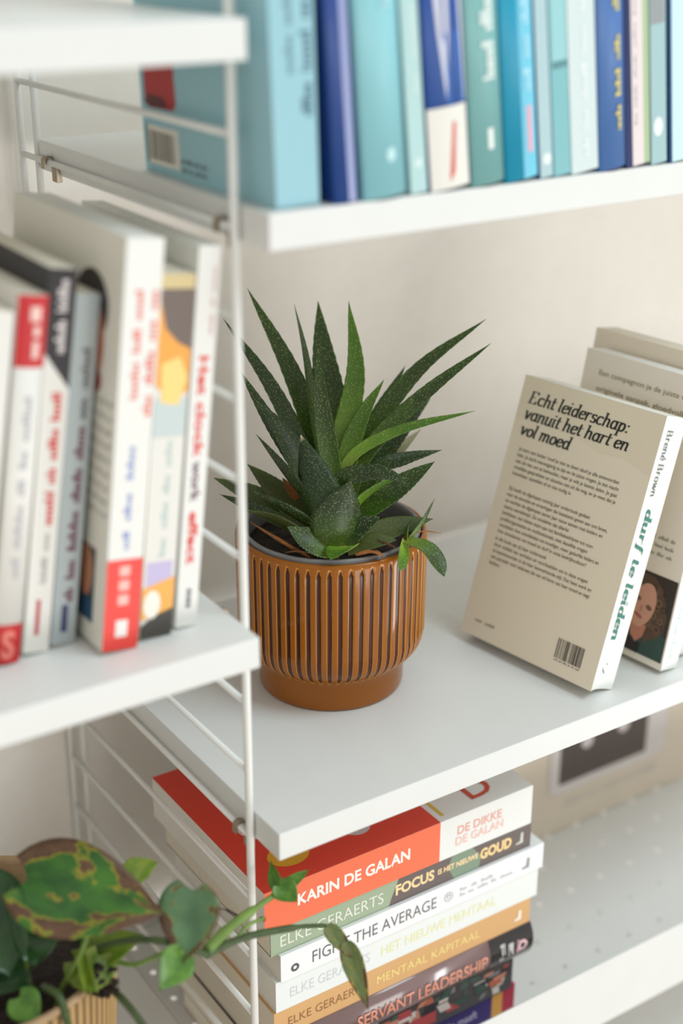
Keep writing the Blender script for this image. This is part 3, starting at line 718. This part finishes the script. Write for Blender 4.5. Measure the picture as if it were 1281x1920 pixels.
pot = mesh_obj('pot', V, F, GL, plant, smooth=True)
pot['label'] = 'ribbed amber glazed ceramic pot with a smooth foot'
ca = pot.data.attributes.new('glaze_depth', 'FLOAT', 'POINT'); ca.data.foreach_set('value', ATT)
# grey nursery pot inside
zr = PH+0.001
v, f = lathe_vf([(RB-.0056, zr-.03), (RB-.0054, zr-.004), (RB-.0050, zr), (RB-.0062, zr+.0012), (RB-.0078, zr+.0006), (RB-.0086, zr-.003), (RB-.0100, zr-.030)], 96)
mesh_obj('nursery_pot', v, f, mat('grey_plastic', (132, 132, 134), .55, noise=.08, nscale=80), plant, smooth=True)
SOIL = mat('potting_soil', (40, 30, 24), .95, noise=.5, nscale=260, bump=.8)
V, F = [], []; ns, na = 10, 40
rs = random.Random(2)
for i in range(ns+1):
    for k in range(na):
        a = 2*math.pi*k/na; r = (RB-.0095)*i/ns
        V.append((r*math.cos(a), r*math.sin(a), PH-.013+.006*(1-i/ns)+rs.uniform(-.0012, .0012)))
for i in range(ns):
    for k in range(na): F.append((i*na+k, (i+1)*na+k, (i+1)*na+(k+1) % na, i*na+(k+1) % na))
mesh_obj('soil', V, F, SOIL, plant)

def leaf_green(name, dark, mid, base_c, speck, speck_amt=0.5, sscale=620, tipc=None, rough=.42, trans=0.12):
    m = bpy.data.materials.new(name); m.use_nodes = True; nt = m.node_tree; b = nt.nodes['Principled BSDF']
    uv = nt.nodes.new('ShaderNodeUVMap'); sp = nt.nodes.new('ShaderNodeSeparateXYZ'); nt.links.new(uv.outputs[0], sp.inputs[0])
    tc = nt.nodes.new('ShaderNodeTexCoord'); nz = nt.nodes.new('ShaderNodeTexNoise'); nz.inputs['Scale'].default_value = 55; nz.inputs['Detail'].default_value = 3
    nt.links.new(tc.outputs['Object'], nz.inputs['Vector'])
    ad_ = nt.nodes.new('ShaderNodeMath'); ad_.operation = 'MULTIPLY_ADD'; ad_.inputs[1].default_value = .35; nt.links.new(nz.outputs['Fac'], ad_.inputs[0])
    sb_ = nt.nodes.new('ShaderNodeMath'); sb_.operation = 'SUBTRACT'; sb_.inputs[1].default_value = .175
    nt.links.new(sp.outputs['Y'], ad_.inputs[2]); nt.links.new(ad_.outputs[0], sb_.inputs[0])
    rp = nt.nodes.new('ShaderNodeValToRGB'); el = rp.color_ramp.elements
    el[0].position = 0.02; el[0].color = lin(base_c); el[1].position = 1.0; el[1].color = lin(tipc or dark)
    x = el.new(.32); x.color = lin(mid); x = el.new(.62); x.color = lin(dark)
    if tipc: x = el.new(.93); x.color = lin(dark)
    nt.links.new(sb_.outputs[0], rp.inputs['Fac'])
    vo = nt.nodes.new('ShaderNodeTexVoronoi'); vo.inputs['Scale'].default_value = sscale; nt.links.new(tc.outputs['Object'], vo.inputs['Vector'])
    lt = nt.nodes.new('ShaderNodeMapRange'); lt.inputs[1].default_value = .20; lt.inputs[2].default_value = .38; lt.inputs[3].default_value = speck_amt; lt.inputs[4].default_value = 0
    nt.links.new(vo.outputs['Distance'], lt.inputs[0])
    mx = nt.nodes.new('ShaderNodeMix'); mx.data_type = 'RGBA'; mx.inputs[7].default_value = lin(speck)
    nt.links.new(lt.outputs[0], mx.inputs[0]); nt.links.new(rp.outputs['Color'], mx.inputs[6]); nt.links.new(mx.outputs[2], b.inputs['Base Color'])
    bp = nt.nodes.new('ShaderNodeBump'); bp.inputs['Strength'].default_value = .35; bp.inputs['Distance'].default_value = .0006
    nt.links.new(lt.outputs[0], bp.inputs['Height']); nt.links.new(bp.outputs['Normal'], b.inputs['Normal'])
    b.inputs['Roughness'].default_value = rough
    b.inputs['Subsurface Weight'].default_value = trans; b.inputs['Subsurface Radius'].default_value = (.002, .004, .001); b.inputs['Subsurface Scale'].default_value = 1.0
    return m
GD = leaf_green('succulent_dark', (37, 55, 24), (54, 80, 26), (92, 114, 40), (136, 146, 96), .6)
GM = leaf_green('succulent_mid', (46, 68, 24), (70, 102, 28), (120, 136, 48), (150, 160, 98), .55)
GBR = leaf_green('succulent_bright', (74, 112, 28), (116, 156, 40), (164, 164, 74), (178, 190, 110), .4)
GOL = leaf_green('succulent_olive', (72, 84, 40), (84, 96, 44), (110, 112, 60), (130, 136, 84), .3)
GWT = leaf_green('succulent_scarred_tip', (34, 56, 28), (48, 78, 30), (80, 108, 42), (130, 144, 98), .5, tipc=(206, 196, 168))
GDRY = leaf_green('succulent_pale_dry', (176, 170, 140), (150, 150, 112), (96, 110, 64), (206, 200, 176), .5, 300)
BRN = mat('dead_leaf', (150, 96, 48), .8, noise=.4, nscale=120, bump=.4)
BRD = mat('dead_leaf_dark', (110, 74, 44), .85, noise=.4, nscale=140, bump=.4)

def leaf(name, pts, width, m, parent, org, nhint, thick=.10, cup=.18, seg=40, teeth=.035, prof='lance', twist=0.0, wmax_at=.42):
    P = catmull(pts, 12); acc = [0.0]
    for p, q in zip(P[:-1], P[1:]): acc.append(acc[-1]+(q-p).length)
    def at(t):
        d_ = t*acc[-1]
        for i in range(len(P)-1):
            if acc[i+1] >= d_ or i == len(P)-2:
                u = (d_-acc[i])/max(1e-9, acc[i+1]-acc[i]); return P[i].lerp(P[i+1], u)
    V, F, UV = [], [], []; nr = 12
    n = Vector(nhint)
    for i in range(seg+1):
        t = i/seg
        p = at(t); T = (at(min(1, t+.02))-at(max(0, t-.02))).normalized()
        n0 = (n-T*n.dot(T)).normalized()
        nn = Matrix.Rotation(twist, 3, T) @ n0 if twist else n0
        s = T.cross(nn).normalized()
        if prof == 'lance':
            wv = width*.5*(.70+.30*math.sin(min(1, t/wmax_at)*math.pi/2))*(1-max(0, (t-wmax_at)/(1-wmax_at))**1.75)
        elif prof == 'broad':
            wv = width*.5*(.66+.34*math.sin(min(1, t/.42)*math.pi/2))*(1-max(0, (t-.42)/.58)**1.6)
        else:  # strap
            wv = width*.5*(.6+.4*math.sin(min(1, t/.5)*math.pi/2))*(1-max(0, (t-.5)/.5)**3)
        wv = max(wv, width*.006)
        tk = wv*2*thick*(1-.35*t)+.00025
        tooth = 1+(teeth if i % 2 else -teeth)*(1 if 0 < i < seg else 0)
        for k in range(nr):
            a = 2*math.pi*k/nr
            x = math.cos(a); y = math.sin(a)
            ex = tooth if abs(x) > .95 else 1
            q = p + s*(wv*x*ex) + nn*(y*tk*.5 + cup*wv*(x*x-.3))
            V.append(q-org); UV.append((x*.5+.5, t))
    for i in range(seg):
        for k in range(nr): F.append((i*nr+k, i*nr+(k+1) % nr, (i+1)*nr+(k+1) % nr, (i+1)*nr+k))
    F.append(tuple(range(nr))); F.append(tuple(reversed([seg*nr+k for k in range(nr)])))
    return mesh_obj(name, V, F, m, parent, smooth=True, uvs=UV)

PO = Vector(plant.location)
def zp(X, Y): return 380+X/2.2086, 520+Y/2.2086
toCam = -F_; upf = Vector((0, 0, .6))-F_*.8
PXM = 1.03/FPX/2.2086; WK = 1.12
def sleaf(path, d0, d1, wz, m, kind='lance', up=.7, twist=0.0, cup=.3, thick=.10, name='leaf', nh=None, teeth=.03, wmax=.42):
    """path: base ... tip in survey marks, d0/d1 distance of base and tip"""
    k = len(path)-1
    pts = [point(*zp(*q), d0+(d1-d0)*i/k) for i, q in enumerate(path)]
    mm = (pts[0]+pts[-1])*.5; inward = Vector((PX-mm.x, PY-mm.y, 0))
    if inward.length < 1e-4: inward = Vector((0, 1, 0))
    if nh is not None: h = nh
    elif inward.normalized().dot(-toCam) > .35: h = inward.normalized()*.8+Vector((0, 0, up))
    else: h = inward.normalized()*.45+Vector((0, 0, up*.7))+toCam*.85
    return leaf(name, pts, wz*PXM*WK, m, plant, PO, h, twist=twist, cup=cup, thick=thick, prof=kind, teeth=teeth, wmax_at=wmax)
# back and upright leaves
sleaf([(600, 960), (700, 640), (840, 365)], 1.055, 1.095, 78, GD, up=.5)
sleaf([(620, 960), (760, 720), (860, 590), (945, 500)], 1.055, 1.100, 84, GD, up=.6)
sleaf([(540, 960), (430, 700), (405, 545)], 1.060, 1.085, 86, GD, kind='broad')
sleaf([(560, 980), (500, 760), (365, 390), (185, 45)], 1.045, 1.062, 84, GM)
sleaf([(550, 980), (440, 760), (275, 440), (85, 170)], 1.040, 1.052, 70, GD)
sleaf([(560, 980), (478, 690), (425, 330), (380, 112)], 1.045, 1.058, 78, GM, twist=.95)
sleaf([(575, 980), (555, 700), (502, 330), (478, 98)], 1.055, 1.078, 132, GM)
sleaf([(580, 980), (575, 720), (634, 400), (605, 98)], 1.045, 1.062, 90, GBR)
sleaf([(570, 1000), (540, 830), (492, 530), (478, 288)], 1.030, 1.032, 78, GM, cup=.4)
sleaf([(585, 980), (605, 740), (665, 570), (752, 423)], 1.040, 1.048, 84, GBR)
sleaf([(585, 980), (640, 740), (880, 400), (1175, 172)], 1.042, 1.064, 76, GM)
sleaf([(590, 980), (680, 730), (915, 490), (1195, 273)], 1.036, 1.048, 72, GM)
sleaf([(580, 980), (600, 770), (800, 640), (1128, 553)], 1.028, 1.036, 50, GBR)
sleaf([(620, 960), (745, 790), (905, 628)], 1.055, 1.078, 70, GDRY)
sleaf([(600, 990), (720, 800), (840, 752), (992, 715)], 1.036, 1.052, 76, GD)
sleaf([(590, 1060), (660, 980), (800, 880), (962, 763)], 1.026, 1.036, 108, GM, wmax=.5)
sleaf([(585, 1040), (650, 930), (760, 850), (850, 830)], 1.022, 1.020, 110, GBR, kind='broad')
# left fan
sleaf([(550, 1000), (430, 830), (280, 600), (150, 380)], 1.030, 1.037, 74, GD)
sleaf([(560, 1010), (450, 860), (330, 650), (212, 500)], 1.022, 1.020, 118, GD, kind='broad', cup=.4)
sleaf([(555, 1060), (480, 980), (345, 810), (222, 650)], 1.018, 1.013, 128, GD, wmax=.5)
sleaf([(520, 1060), (380, 960), (285, 865), (185, 773)], 1.035, 1.057, 112, GOL)
sleaf([(500, 1080), (350, 990), (200, 900), (45, 830)], 1.035, 1.060, 110, GOL)
sleaf([(420, 1060), (280, 990), (180, 945), (70, 898)], 1.032, 1.036, 60, GD)
sleaf([(545, 1090), (470, 1040), (330, 955), (196, 880)], 1.016, 1.006, 104, GD, wmax=.5)
sleaf([(520, 1110), (420, 1070), (290, 1000), (150, 960)], 1.018, 1.018, 118, GOL)
# front broad leaves
sleaf([(560, 1000), (575, 850), (690, 812), (780, 822), (852, 862)], 1.016, .998, 80, GD, kind='lance', wmax=.5, nh=upf)
sleaf([(545, 1120), (590, 1075), (660, 1030), (737, 990)], 1.006, .994, 104, GD, kind='broad', nh=upf)
sleaf([(600, 1120), (680, 1075), (800, 1035), (955, 1000)], 1.014, 1.018, 92, GOL, nh=upf)
sleaf([(520, 1080), (495, 990), (450, 830), (406, 652)], 1.010, .996, 196, GWT, kind='broad', cup=.42, thick=.13)
sleaf([(550, 1125), (560, 1060), (580, 960), (614, 842)], 1.002, .986, 204, GD, kind='broad', cup=.46, thick=.13)
sleaf([(565, 1130), (500, 1110), (420, 1078), (350, 1032)], 1.002, .988, 112, GM, kind='broad', nh=upf)
sleaf([(610, 1110), (570, 1130), (530, 1170)], 1.0, .977, 120, GBR, kind='broad', up=2)
sleaf([(600, 1130), (700, 1095), (805, 1088)], 1.003, .998, 70, GOL, nh=upf)
# pup on the rim
sleaf([(850, 1095), (915, 1010), (962, 915)], 1.005, 1.010, 50, GM, up=.4)
sleaf([(845, 1095), (850, 1040), (872, 985)], 1.005, 1.012, 52, GM, kind='broad')
sleaf([(845, 1090), (935, 1130), (1002, 1240)], 1.003, .985, 84, GM, kind='strap', nh=Vector((.2, -.6, .8)))
sleaf([(838, 1090), (830, 1150), (815, 1215)], 1.003, .985, 52, GBR, kind='strap', nh=Vector((0, -1, .3)))
# dry leaves
sleaf([(450, 1165), (320, 1090), (195, 1012)], 1.000, 1.010, 70, BRN, name='dead_leaf', kind='broad', up=1.4)
sleaf([(640, 1150), (700, 1135), (760, 1160)], .998, .992, 70, BRN, name='dead_leaf', kind='broad', up=1.5)
sleaf([(450, 1150), (390, 1135), (340, 1140)], 1.0, .995, 46, BRD, name='dead_leaf', kind='broad', up=1.5)
sleaf([(830, 1080), (910, 1052), (990, 1060)], 1.008, 1.015, 22, BRN, name='dead_leaf', up=1.2)
sleaf([(390, 920), (330, 830)], 1.035, 1.04, 40, BRN, name='dead_leaf')
sleaf([(800, 1120), (720, 1085)], 1.0, 1.0, 44, BRD, name='dead_leaf', kind='broad', up=1.5)

# ------------------------------------------------------------------ trailing pothos, bottom left
QX, QY, QZ = -0.170, 0.060, -0.6858
QR, QH = 0.090, 0.1858
poth = thing('potted_pothos', 'trailing pothos with a browning heart leaf in a ribbed bamboo pot', 'potted plant', (QX, QY, QZ))
PP = Vector(poth.location)
BAM = bpy.data.materials.new('bamboo_ribs'); BAM.use_nodes = True; nt = BAM.node_tree; b = nt.nodes['Principled BSDF']
at_ = nt.nodes.new('ShaderNodeAttribute'); at_.attribute_name = 'rib'
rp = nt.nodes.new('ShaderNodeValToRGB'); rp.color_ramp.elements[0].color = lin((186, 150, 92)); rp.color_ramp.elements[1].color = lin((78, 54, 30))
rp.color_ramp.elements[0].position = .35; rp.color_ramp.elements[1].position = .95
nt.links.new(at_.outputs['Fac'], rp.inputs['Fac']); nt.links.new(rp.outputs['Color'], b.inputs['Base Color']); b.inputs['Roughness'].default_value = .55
NB = 84; NA2 = NB*6
prof2 = [(QR*.80, 0), (QR*.84, .002), (QR*.90, .06), (QR*.955, .12), (QR, QH-.004)]
V, F, ATT = [], [], []
for (r, z) in prof2:
    for k in range(NA2):
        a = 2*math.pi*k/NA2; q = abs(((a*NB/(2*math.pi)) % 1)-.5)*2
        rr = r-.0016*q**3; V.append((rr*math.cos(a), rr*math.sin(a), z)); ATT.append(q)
for i in range(len(prof2)-1):
    for k in range(NA2): F.append((i*NA2+k, i*NA2+(k+1) % NA2, (i+1)*NA2+(k+1) % NA2, (i+1)*NA2+k))
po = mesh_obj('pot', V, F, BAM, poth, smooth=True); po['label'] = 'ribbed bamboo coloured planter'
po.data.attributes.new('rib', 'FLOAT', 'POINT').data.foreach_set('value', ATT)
v, f = lathe_vf([(QR-.001, QH-.005), (QR+.0006, QH-.003), (QR+.0006, QH-.0005), (QR-.0008, QH+.0004), (QR-.0035, QH), (QR-.0048, QH-.004), (QR-.010, QH-.09)], 96)
mesh_obj('rim', v, f, mat('tan_rim', (176, 146, 110), .7, noise=.1, nscale=100), poth, smooth=True)
V, F = [], []
for i in range(ns+1):
    for k in range(na):
        a = 2*math.pi*k/na; r = (QR-.0058)*i/ns
        V.append((r*math.cos(a), r*math.sin(a), QH-.030+.012*(1-i/ns)+rs.uniform(-.003, .003)))
F = []
for i in range(ns):
    for k in range(na): F.append((i*na+k, (i+1)*na+k, (i+1)*na+(k+1) % na, i*na+(k+1) % na))
mesh_obj('soil', V, F, SOIL, poth)

def pothos_mat(name, c1, c2, brown=.0, yellow=(214, 182, 40), rough=.38, seed=0.0, vein=(120, 150, 70)):
    m = bpy.data.materials.new(name); m.use_nodes = True; nt = m.node_tree; b = nt.nodes['Principled BSDF']
    uv = nt.nodes.new('ShaderNodeUVMap'); sp = nt.nodes.new('ShaderNodeSeparateXYZ'); nt.links.new(uv.outputs[0], sp.inputs[0])
    ofs = nt.nodes.new('ShaderNodeVectorMath'); ofs.operation = 'ADD'; ofs.inputs[1].default_value = (seed, seed*1.7, seed*.3); nt.links.new(uv.outputs[0], ofs.inputs[0])
    n1 = nt.nodes.new('ShaderNodeTexNoise'); n1.inputs['Scale'].default_value = 3.2; n1.inputs['Detail'].default_value = 3; nt.links.new(ofs.outputs[0], n1.inputs['Vector'])
    r1 = nt.nodes.new('ShaderNodeValToRGB'); r1.color_ramp.elements[0].color = lin(c1); r1.color_ramp.elements[1].color = lin(c2)
    r1.color_ramp.elements[0].position = .35; r1.color_ramp.elements[1].position = .68
    nt.links.new(n1.outputs['Fac'], r1.inputs['Fac'])
    # blotches: stronger toward margin (|u-.5|) and toward the tip (v)
    ed = nt.nodes.new('ShaderNodeMath'); ed.operation = 'SUBTRACT'; ed.inputs[1].default_value = .5; nt.links.new(sp.outputs['X'], ed.inputs[0])
    ab = nt.nodes.new('ShaderNodeMath'); ab.operation = 'ABSOLUTE'; nt.links.new(ed.outputs[0], ab.inputs[0])
    n2 = nt.nodes.new('ShaderNodeTexNoise'); n2.inputs['Scale'].default_value = 4.5; n2.inputs['Detail'].default_value = 3; nt.links.new(ofs.outputs[0], n2.inputs['Vector'])
    s1 = nt.nodes.new('ShaderNodeMath'); s1.operation = 'MULTIPLY_ADD'; s1.inputs[1].default_value = .7; nt.links.new(ab.outputs[0], s1.inputs[0]); nt.links.new(n2.outputs['Fac'], s1.inputs[2])
    pw = nt.nodes.new('ShaderNodeMath'); pw.operation = 'POWER'; pw.inputs[1].default_value = 4; nt.links.new(sp.outputs['Y'], pw.inputs[0])
    s2 = nt.nodes.new('ShaderNodeMath'); s2.operation = 'MULTIPLY_ADD'; s2.inputs[1].default_value = .35; nt.links.new(pw.outputs[0], s2.inputs[0]); nt.links.new(s1.outputs[0], s2.inputs[2])
    r2 = nt.nodes.new('ShaderNodeValToRGB'); el = r2.color_ramp.elements
    el[0].position = .86-brown*.3; el[0].color = (0, 0, 0, 1); el[1].position = .89-brown*.3; el[1].color = (1, 1, 1, 1)
    ry = nt.nodes.new('ShaderNodeValToRGB'); el = ry.color_ramp.elements
    el[0].position = .825-brown*.3; el[0].color = (0, 0, 0, 1); el[1].position = .875-brown*.3; el[1].color = (.45, .45, .45, 1)
    nt.links.new(s2.outputs[0], r2.inputs['Fac']); nt.links.new(s2.outputs[0], ry.inputs['Fac'])
    m1 = nt.nodes.new('ShaderNodeMix'); m1.data_type = 'RGBA'; m1.inputs[7].default_value = lin(yellow)
    nt.links.new(ry.outputs['Color'], m1.inputs[0]); nt.links.new(r1.outputs['Color'], m1.inputs[6])
    n3 = nt.nodes.new('ShaderNodeTexNoise'); n3.inputs['Scale'].default_value = 14; nt.links.new(ofs.outputs[0], n3.inputs['Vector'])
    r3 = nt.nodes.new('ShaderNodeValToRGB'); r3.color_ramp.elements[0].color = lin((50, 32, 24)); r3.color_ramp.elements[1].color = lin((118, 80, 58)); nt.links.new(n3.outputs['Fac'], r3.inputs['Fac'])
    m2 = nt.nodes.new('ShaderNodeMix'); m2.data_type = 'RGBA'; nt.links.new(r2.outputs['Color'], m2.inputs[0]); nt.links.new(m1.outputs[2], m2.inputs[6]); nt.links.new(r3.outputs['Color'], m2.inputs[7])
    if brown > 0: nt.links.new(m2.outputs[2], b.inputs['Base Color'])
    else: nt.links.new(r1.outputs['Color'], b.inputs['Base Color'])
    b.inputs['Roughness'].default_value = rough; b.inputs['Subsurface Weight'].default_value = .1; b.inputs['Subsurface Radius'].default_value = (.002, .004, .001); b.inputs['Subsurface Scale'].default_value = 1
    return m
PG1 = pothos_mat('pothos_browning', (30, 74, 26), (62, 112, 34), brown=.33, seed=7.3)
PG2 = pothos_mat('pothos_blue_green', (78, 110, 82), (98, 132, 96), brown=.06, yellow=(170, 160, 70), seed=1.0, rough=.5)
PG3 = pothos_mat('pothos_green', (62, 104, 34), (92, 136, 44), seed=2.0)
PG4 = pothos_mat('pothos_yellow_green', (132, 148, 48), (98, 128, 40), seed=4.0)
PG5 = pothos_mat('pothos_deep', (26, 58, 30), (44, 84, 40), seed=5.0, rough=.25)
PG6 = pothos_mat('pothos_dried', (86, 104, 62), (118, 124, 78), brown=.12, seed=6.0, rough=.7)

def heart(name, base, tip, width, m, nh, cup=.12, droop=0.0, fold=0.0, lobes=.12, seg=20, ns_=12):
    """heart-shaped blade with a sunken midrib and real thickness"""
    base, tip = Vector(base), Vector(tip); T = (tip-base); L = T.length; T.normalize()
    n = Vector(nh); n = (n-T*n.dot(T)).normalized(); s = T.cross(n).normalized()
    V, F, UV = [], [], []
    for side in (0, 1):
        for i in range(seg+1):
            t = i/seg
            wv = width*.5*max(.012, (math.sin(math.pi*min(1, (t+.03))**.62))**.85 if t < 1 else .012)
            for k in range(ns_+1):
                x = -1+2*k/ns_
                back = -lobes*L*(abs(x)**1.5)*(1-t)**3+lobes*L*.7*(abs(x) > .0)*0
                q = base + T*(L*t+back) + s*(wv*x) + n*(cup*width*(abs(x)**1.4)*.5*(1-.5*t) - droop*L*t*t + fold*wv*abs(x) + .012*width*math.sin(9*t+2*x))
                if side: q = q - n*.0005
                V.append(q-PP); UV.append((x*.5+.5, t))
    N = ns_+1; off = (seg+1)*N
    for i in range(seg):
        for k in range(ns_):
            a = i*N+k
            F.append((a, a+1, a+N+1, a+N)); F.append((off+a, off+a+N, off+a+N+1, off+a+1))
        for k in (0, ns_):
            a = i*N+k; F.append((a, a+N, off+a+N, off+a) if k == 0 else (a, off+a, off+a+N, a+N))
    return mesh_obj(name, V, F, m, poth, smooth=True, uvs=UV)
STEM = mat('pothos_stem', (110, 138, 62), .5, noise=.2, nscale=90)
STEMD = mat('pothos_stem_dark', (66, 84, 44), .5, noise=.3, nscale=90)
STEMB = mat('pothos_aerial_root', (44, 32, 28), .8, noise=.3, nscale=90)
def stem(pts, r, m, name='stem'):
    P = catmull([point(*p) for p in pts], 6); P = [p-PP for p in P]
    return tube(name, P, r, m, poth, 8)
upv = Vector((0, 0, 1))
# big browning heart leaf
heart('leaf', point(50, 1650, .868), point(312, 1712, .858), .060, PG1, toCam*.75+upv*.55+R_*.05, cup=.10, droop=.05)
heart('leaf', point(362, 1668, .870), point(346, 1806, .862), .041, PG2, toCam*.8+upv*.2-R_*.3, cup=.2)
heart('leaf', point(340, 1786, .862), point(303, 1858, .850), .026, PG3, toCam*.7+R_*.5, cup=.2, droop=.12)
heart('leaf', point(238, 1640, .90), point(297, 1616, .905), .017, PG4, toCam*.7+upv*.4, cup=.2)
heart('leaf', point(40, 1668, .872), point(52, 1800, .862), .022, PG5, toCam*.6-R_*.6, cup=.5)
heart('leaf', point(62, 1740, .88), point(66, 1815, .872), .030, PG5, toCam*.8+R_*.3, cup=.2)
heart('leaf', point(-40, 1660, .885), point(20, 1835, .868), .050, PG5, toCam*.5+upv*.6, cup=.15)
heart('leaf', point(175, 1790, .89), point(270, 1752, .885), .022, PG4, toCam*.6+upv*.5, cup=.2)
heart('leaf', point(35, 1870, .868), point(75, 1915, .860), .022, PG3, toCam*.7+upv*.3, cup=.2)
heart('leaf', point(185, 1790, .885), point(160, 1868, .870), .026, PG4, toCam*.7+R_*.3, cup=.35)
heart('leaf', point(140, 1800, .885), point(185, 1860, .868), .022, PG4, toCam*.8-R_*.3, cup=.35)
heart('leaf', point(-20, 1800, .90), point(60, 1850, .885), .04, PG5, toCam*.6+upv*.6, cup=.15)
# stems
stem([(60, 1655, .869), (35, 1690, .874), (50, 1800, .890), (60, 1870, .905)], .0016, STEM)
stem([(165, 1752, .862), (145, 1800, .872), (118, 1850, .888), (105, 1890, .90)], .0018, STEM)
stem([(80, 1850, .875), (112, 1870, .866), (130, 1930, .862)], .0026, STEMD)
stem([(205, 1800, .888), (255, 1808, .878), (310, 1786, .866), (345, 1786, .862)], .0016, STEM)
stem([(150, 1790, .89), (230, 1765, .88), (310, 1765, .868), (388, 1790, .880)], .0022, STEMD)
stem([(205, 1850, .885), (240, 1885, .870), (285, 1945, .862)], .0024, STEMD)
stem([(386, 1790, .880), (430, 1768, .900), (480, 1752, .918), (560, 1738, .935), (612, 1735, .940)], [.0028]*6+[.0024]*12+[.0015]*7, STEMD, 'vine')
stem([(388, 1782, .882), (430, 1740, .905), (480, 1702, .925), (530, 1668, .940)], [.0037]*6+[.0031]*6+[.0019]*7, STEM, 'vine')
stem([(440, 1765, .905), (465, 1735, .915), (495, 1722, .925)], .0012, STEM, 'shoot')
stem([(412, 1704, .91), (425, 1706, .912), (445, 1716, .914), (460, 1713, .918)], [.0004]*6+[.0009]*6+[.0006]*7, STEMB, 'aerial_root')
stem([(488, 1722, .925), (497, 1724, .926)], .0014, STEMB, 'aerial_root')
# sprout at the vine tip and dried hanging leaf
heart('leaf', point(524, 1660, .938), point(558, 1692, .930), .017, PG3, toCam*.7+R_*.4, cup=.25)
heart('leaf', point(520, 1664, .940), point(508, 1614, .945), .010, PG3, toCam*.7-R_*.4, cup=.35)
heart('leaf', point(535, 1662, .940), point(580, 1630, .945), .008, PG3, toCam*.7+upv*.3, cup=.35)
heart('dried_leaf', point(612, 1735, .940), point(668, 1800, .932), .0115, PG6, toCam*.8+R_*.3, cup=.2, lobes=0)
heart('dried_leaf', point(650, 1765, .935), point(692, 1895, .925), .0150, PG6, toCam*.9-R_*.2, cup=.25, lobes=0)
# crumbs of bark and soil spilling over the rim
for i in range(26):
    q = point(random.uniform(170, 218), random.uniform(1812, 1868), random.uniform(.872, .885))
    bm = bmesh.new(); bmesh.ops.create_icosphere(bm, subdivisions=1, radius=random.uniform(.0016, .0036))
    for vv in bm.verts: vv.co = vv.co*random.uniform(.7, 1.3)+(q-PP)
    me = bpy.data.meshes.new('bark_crumb'); bm.to_mesh(me); bm.free(); me.materials.append(SOIL)
    o = bpy.data.objects.new('bark_crumb', me); COL.objects.link(o); o.parent = poth
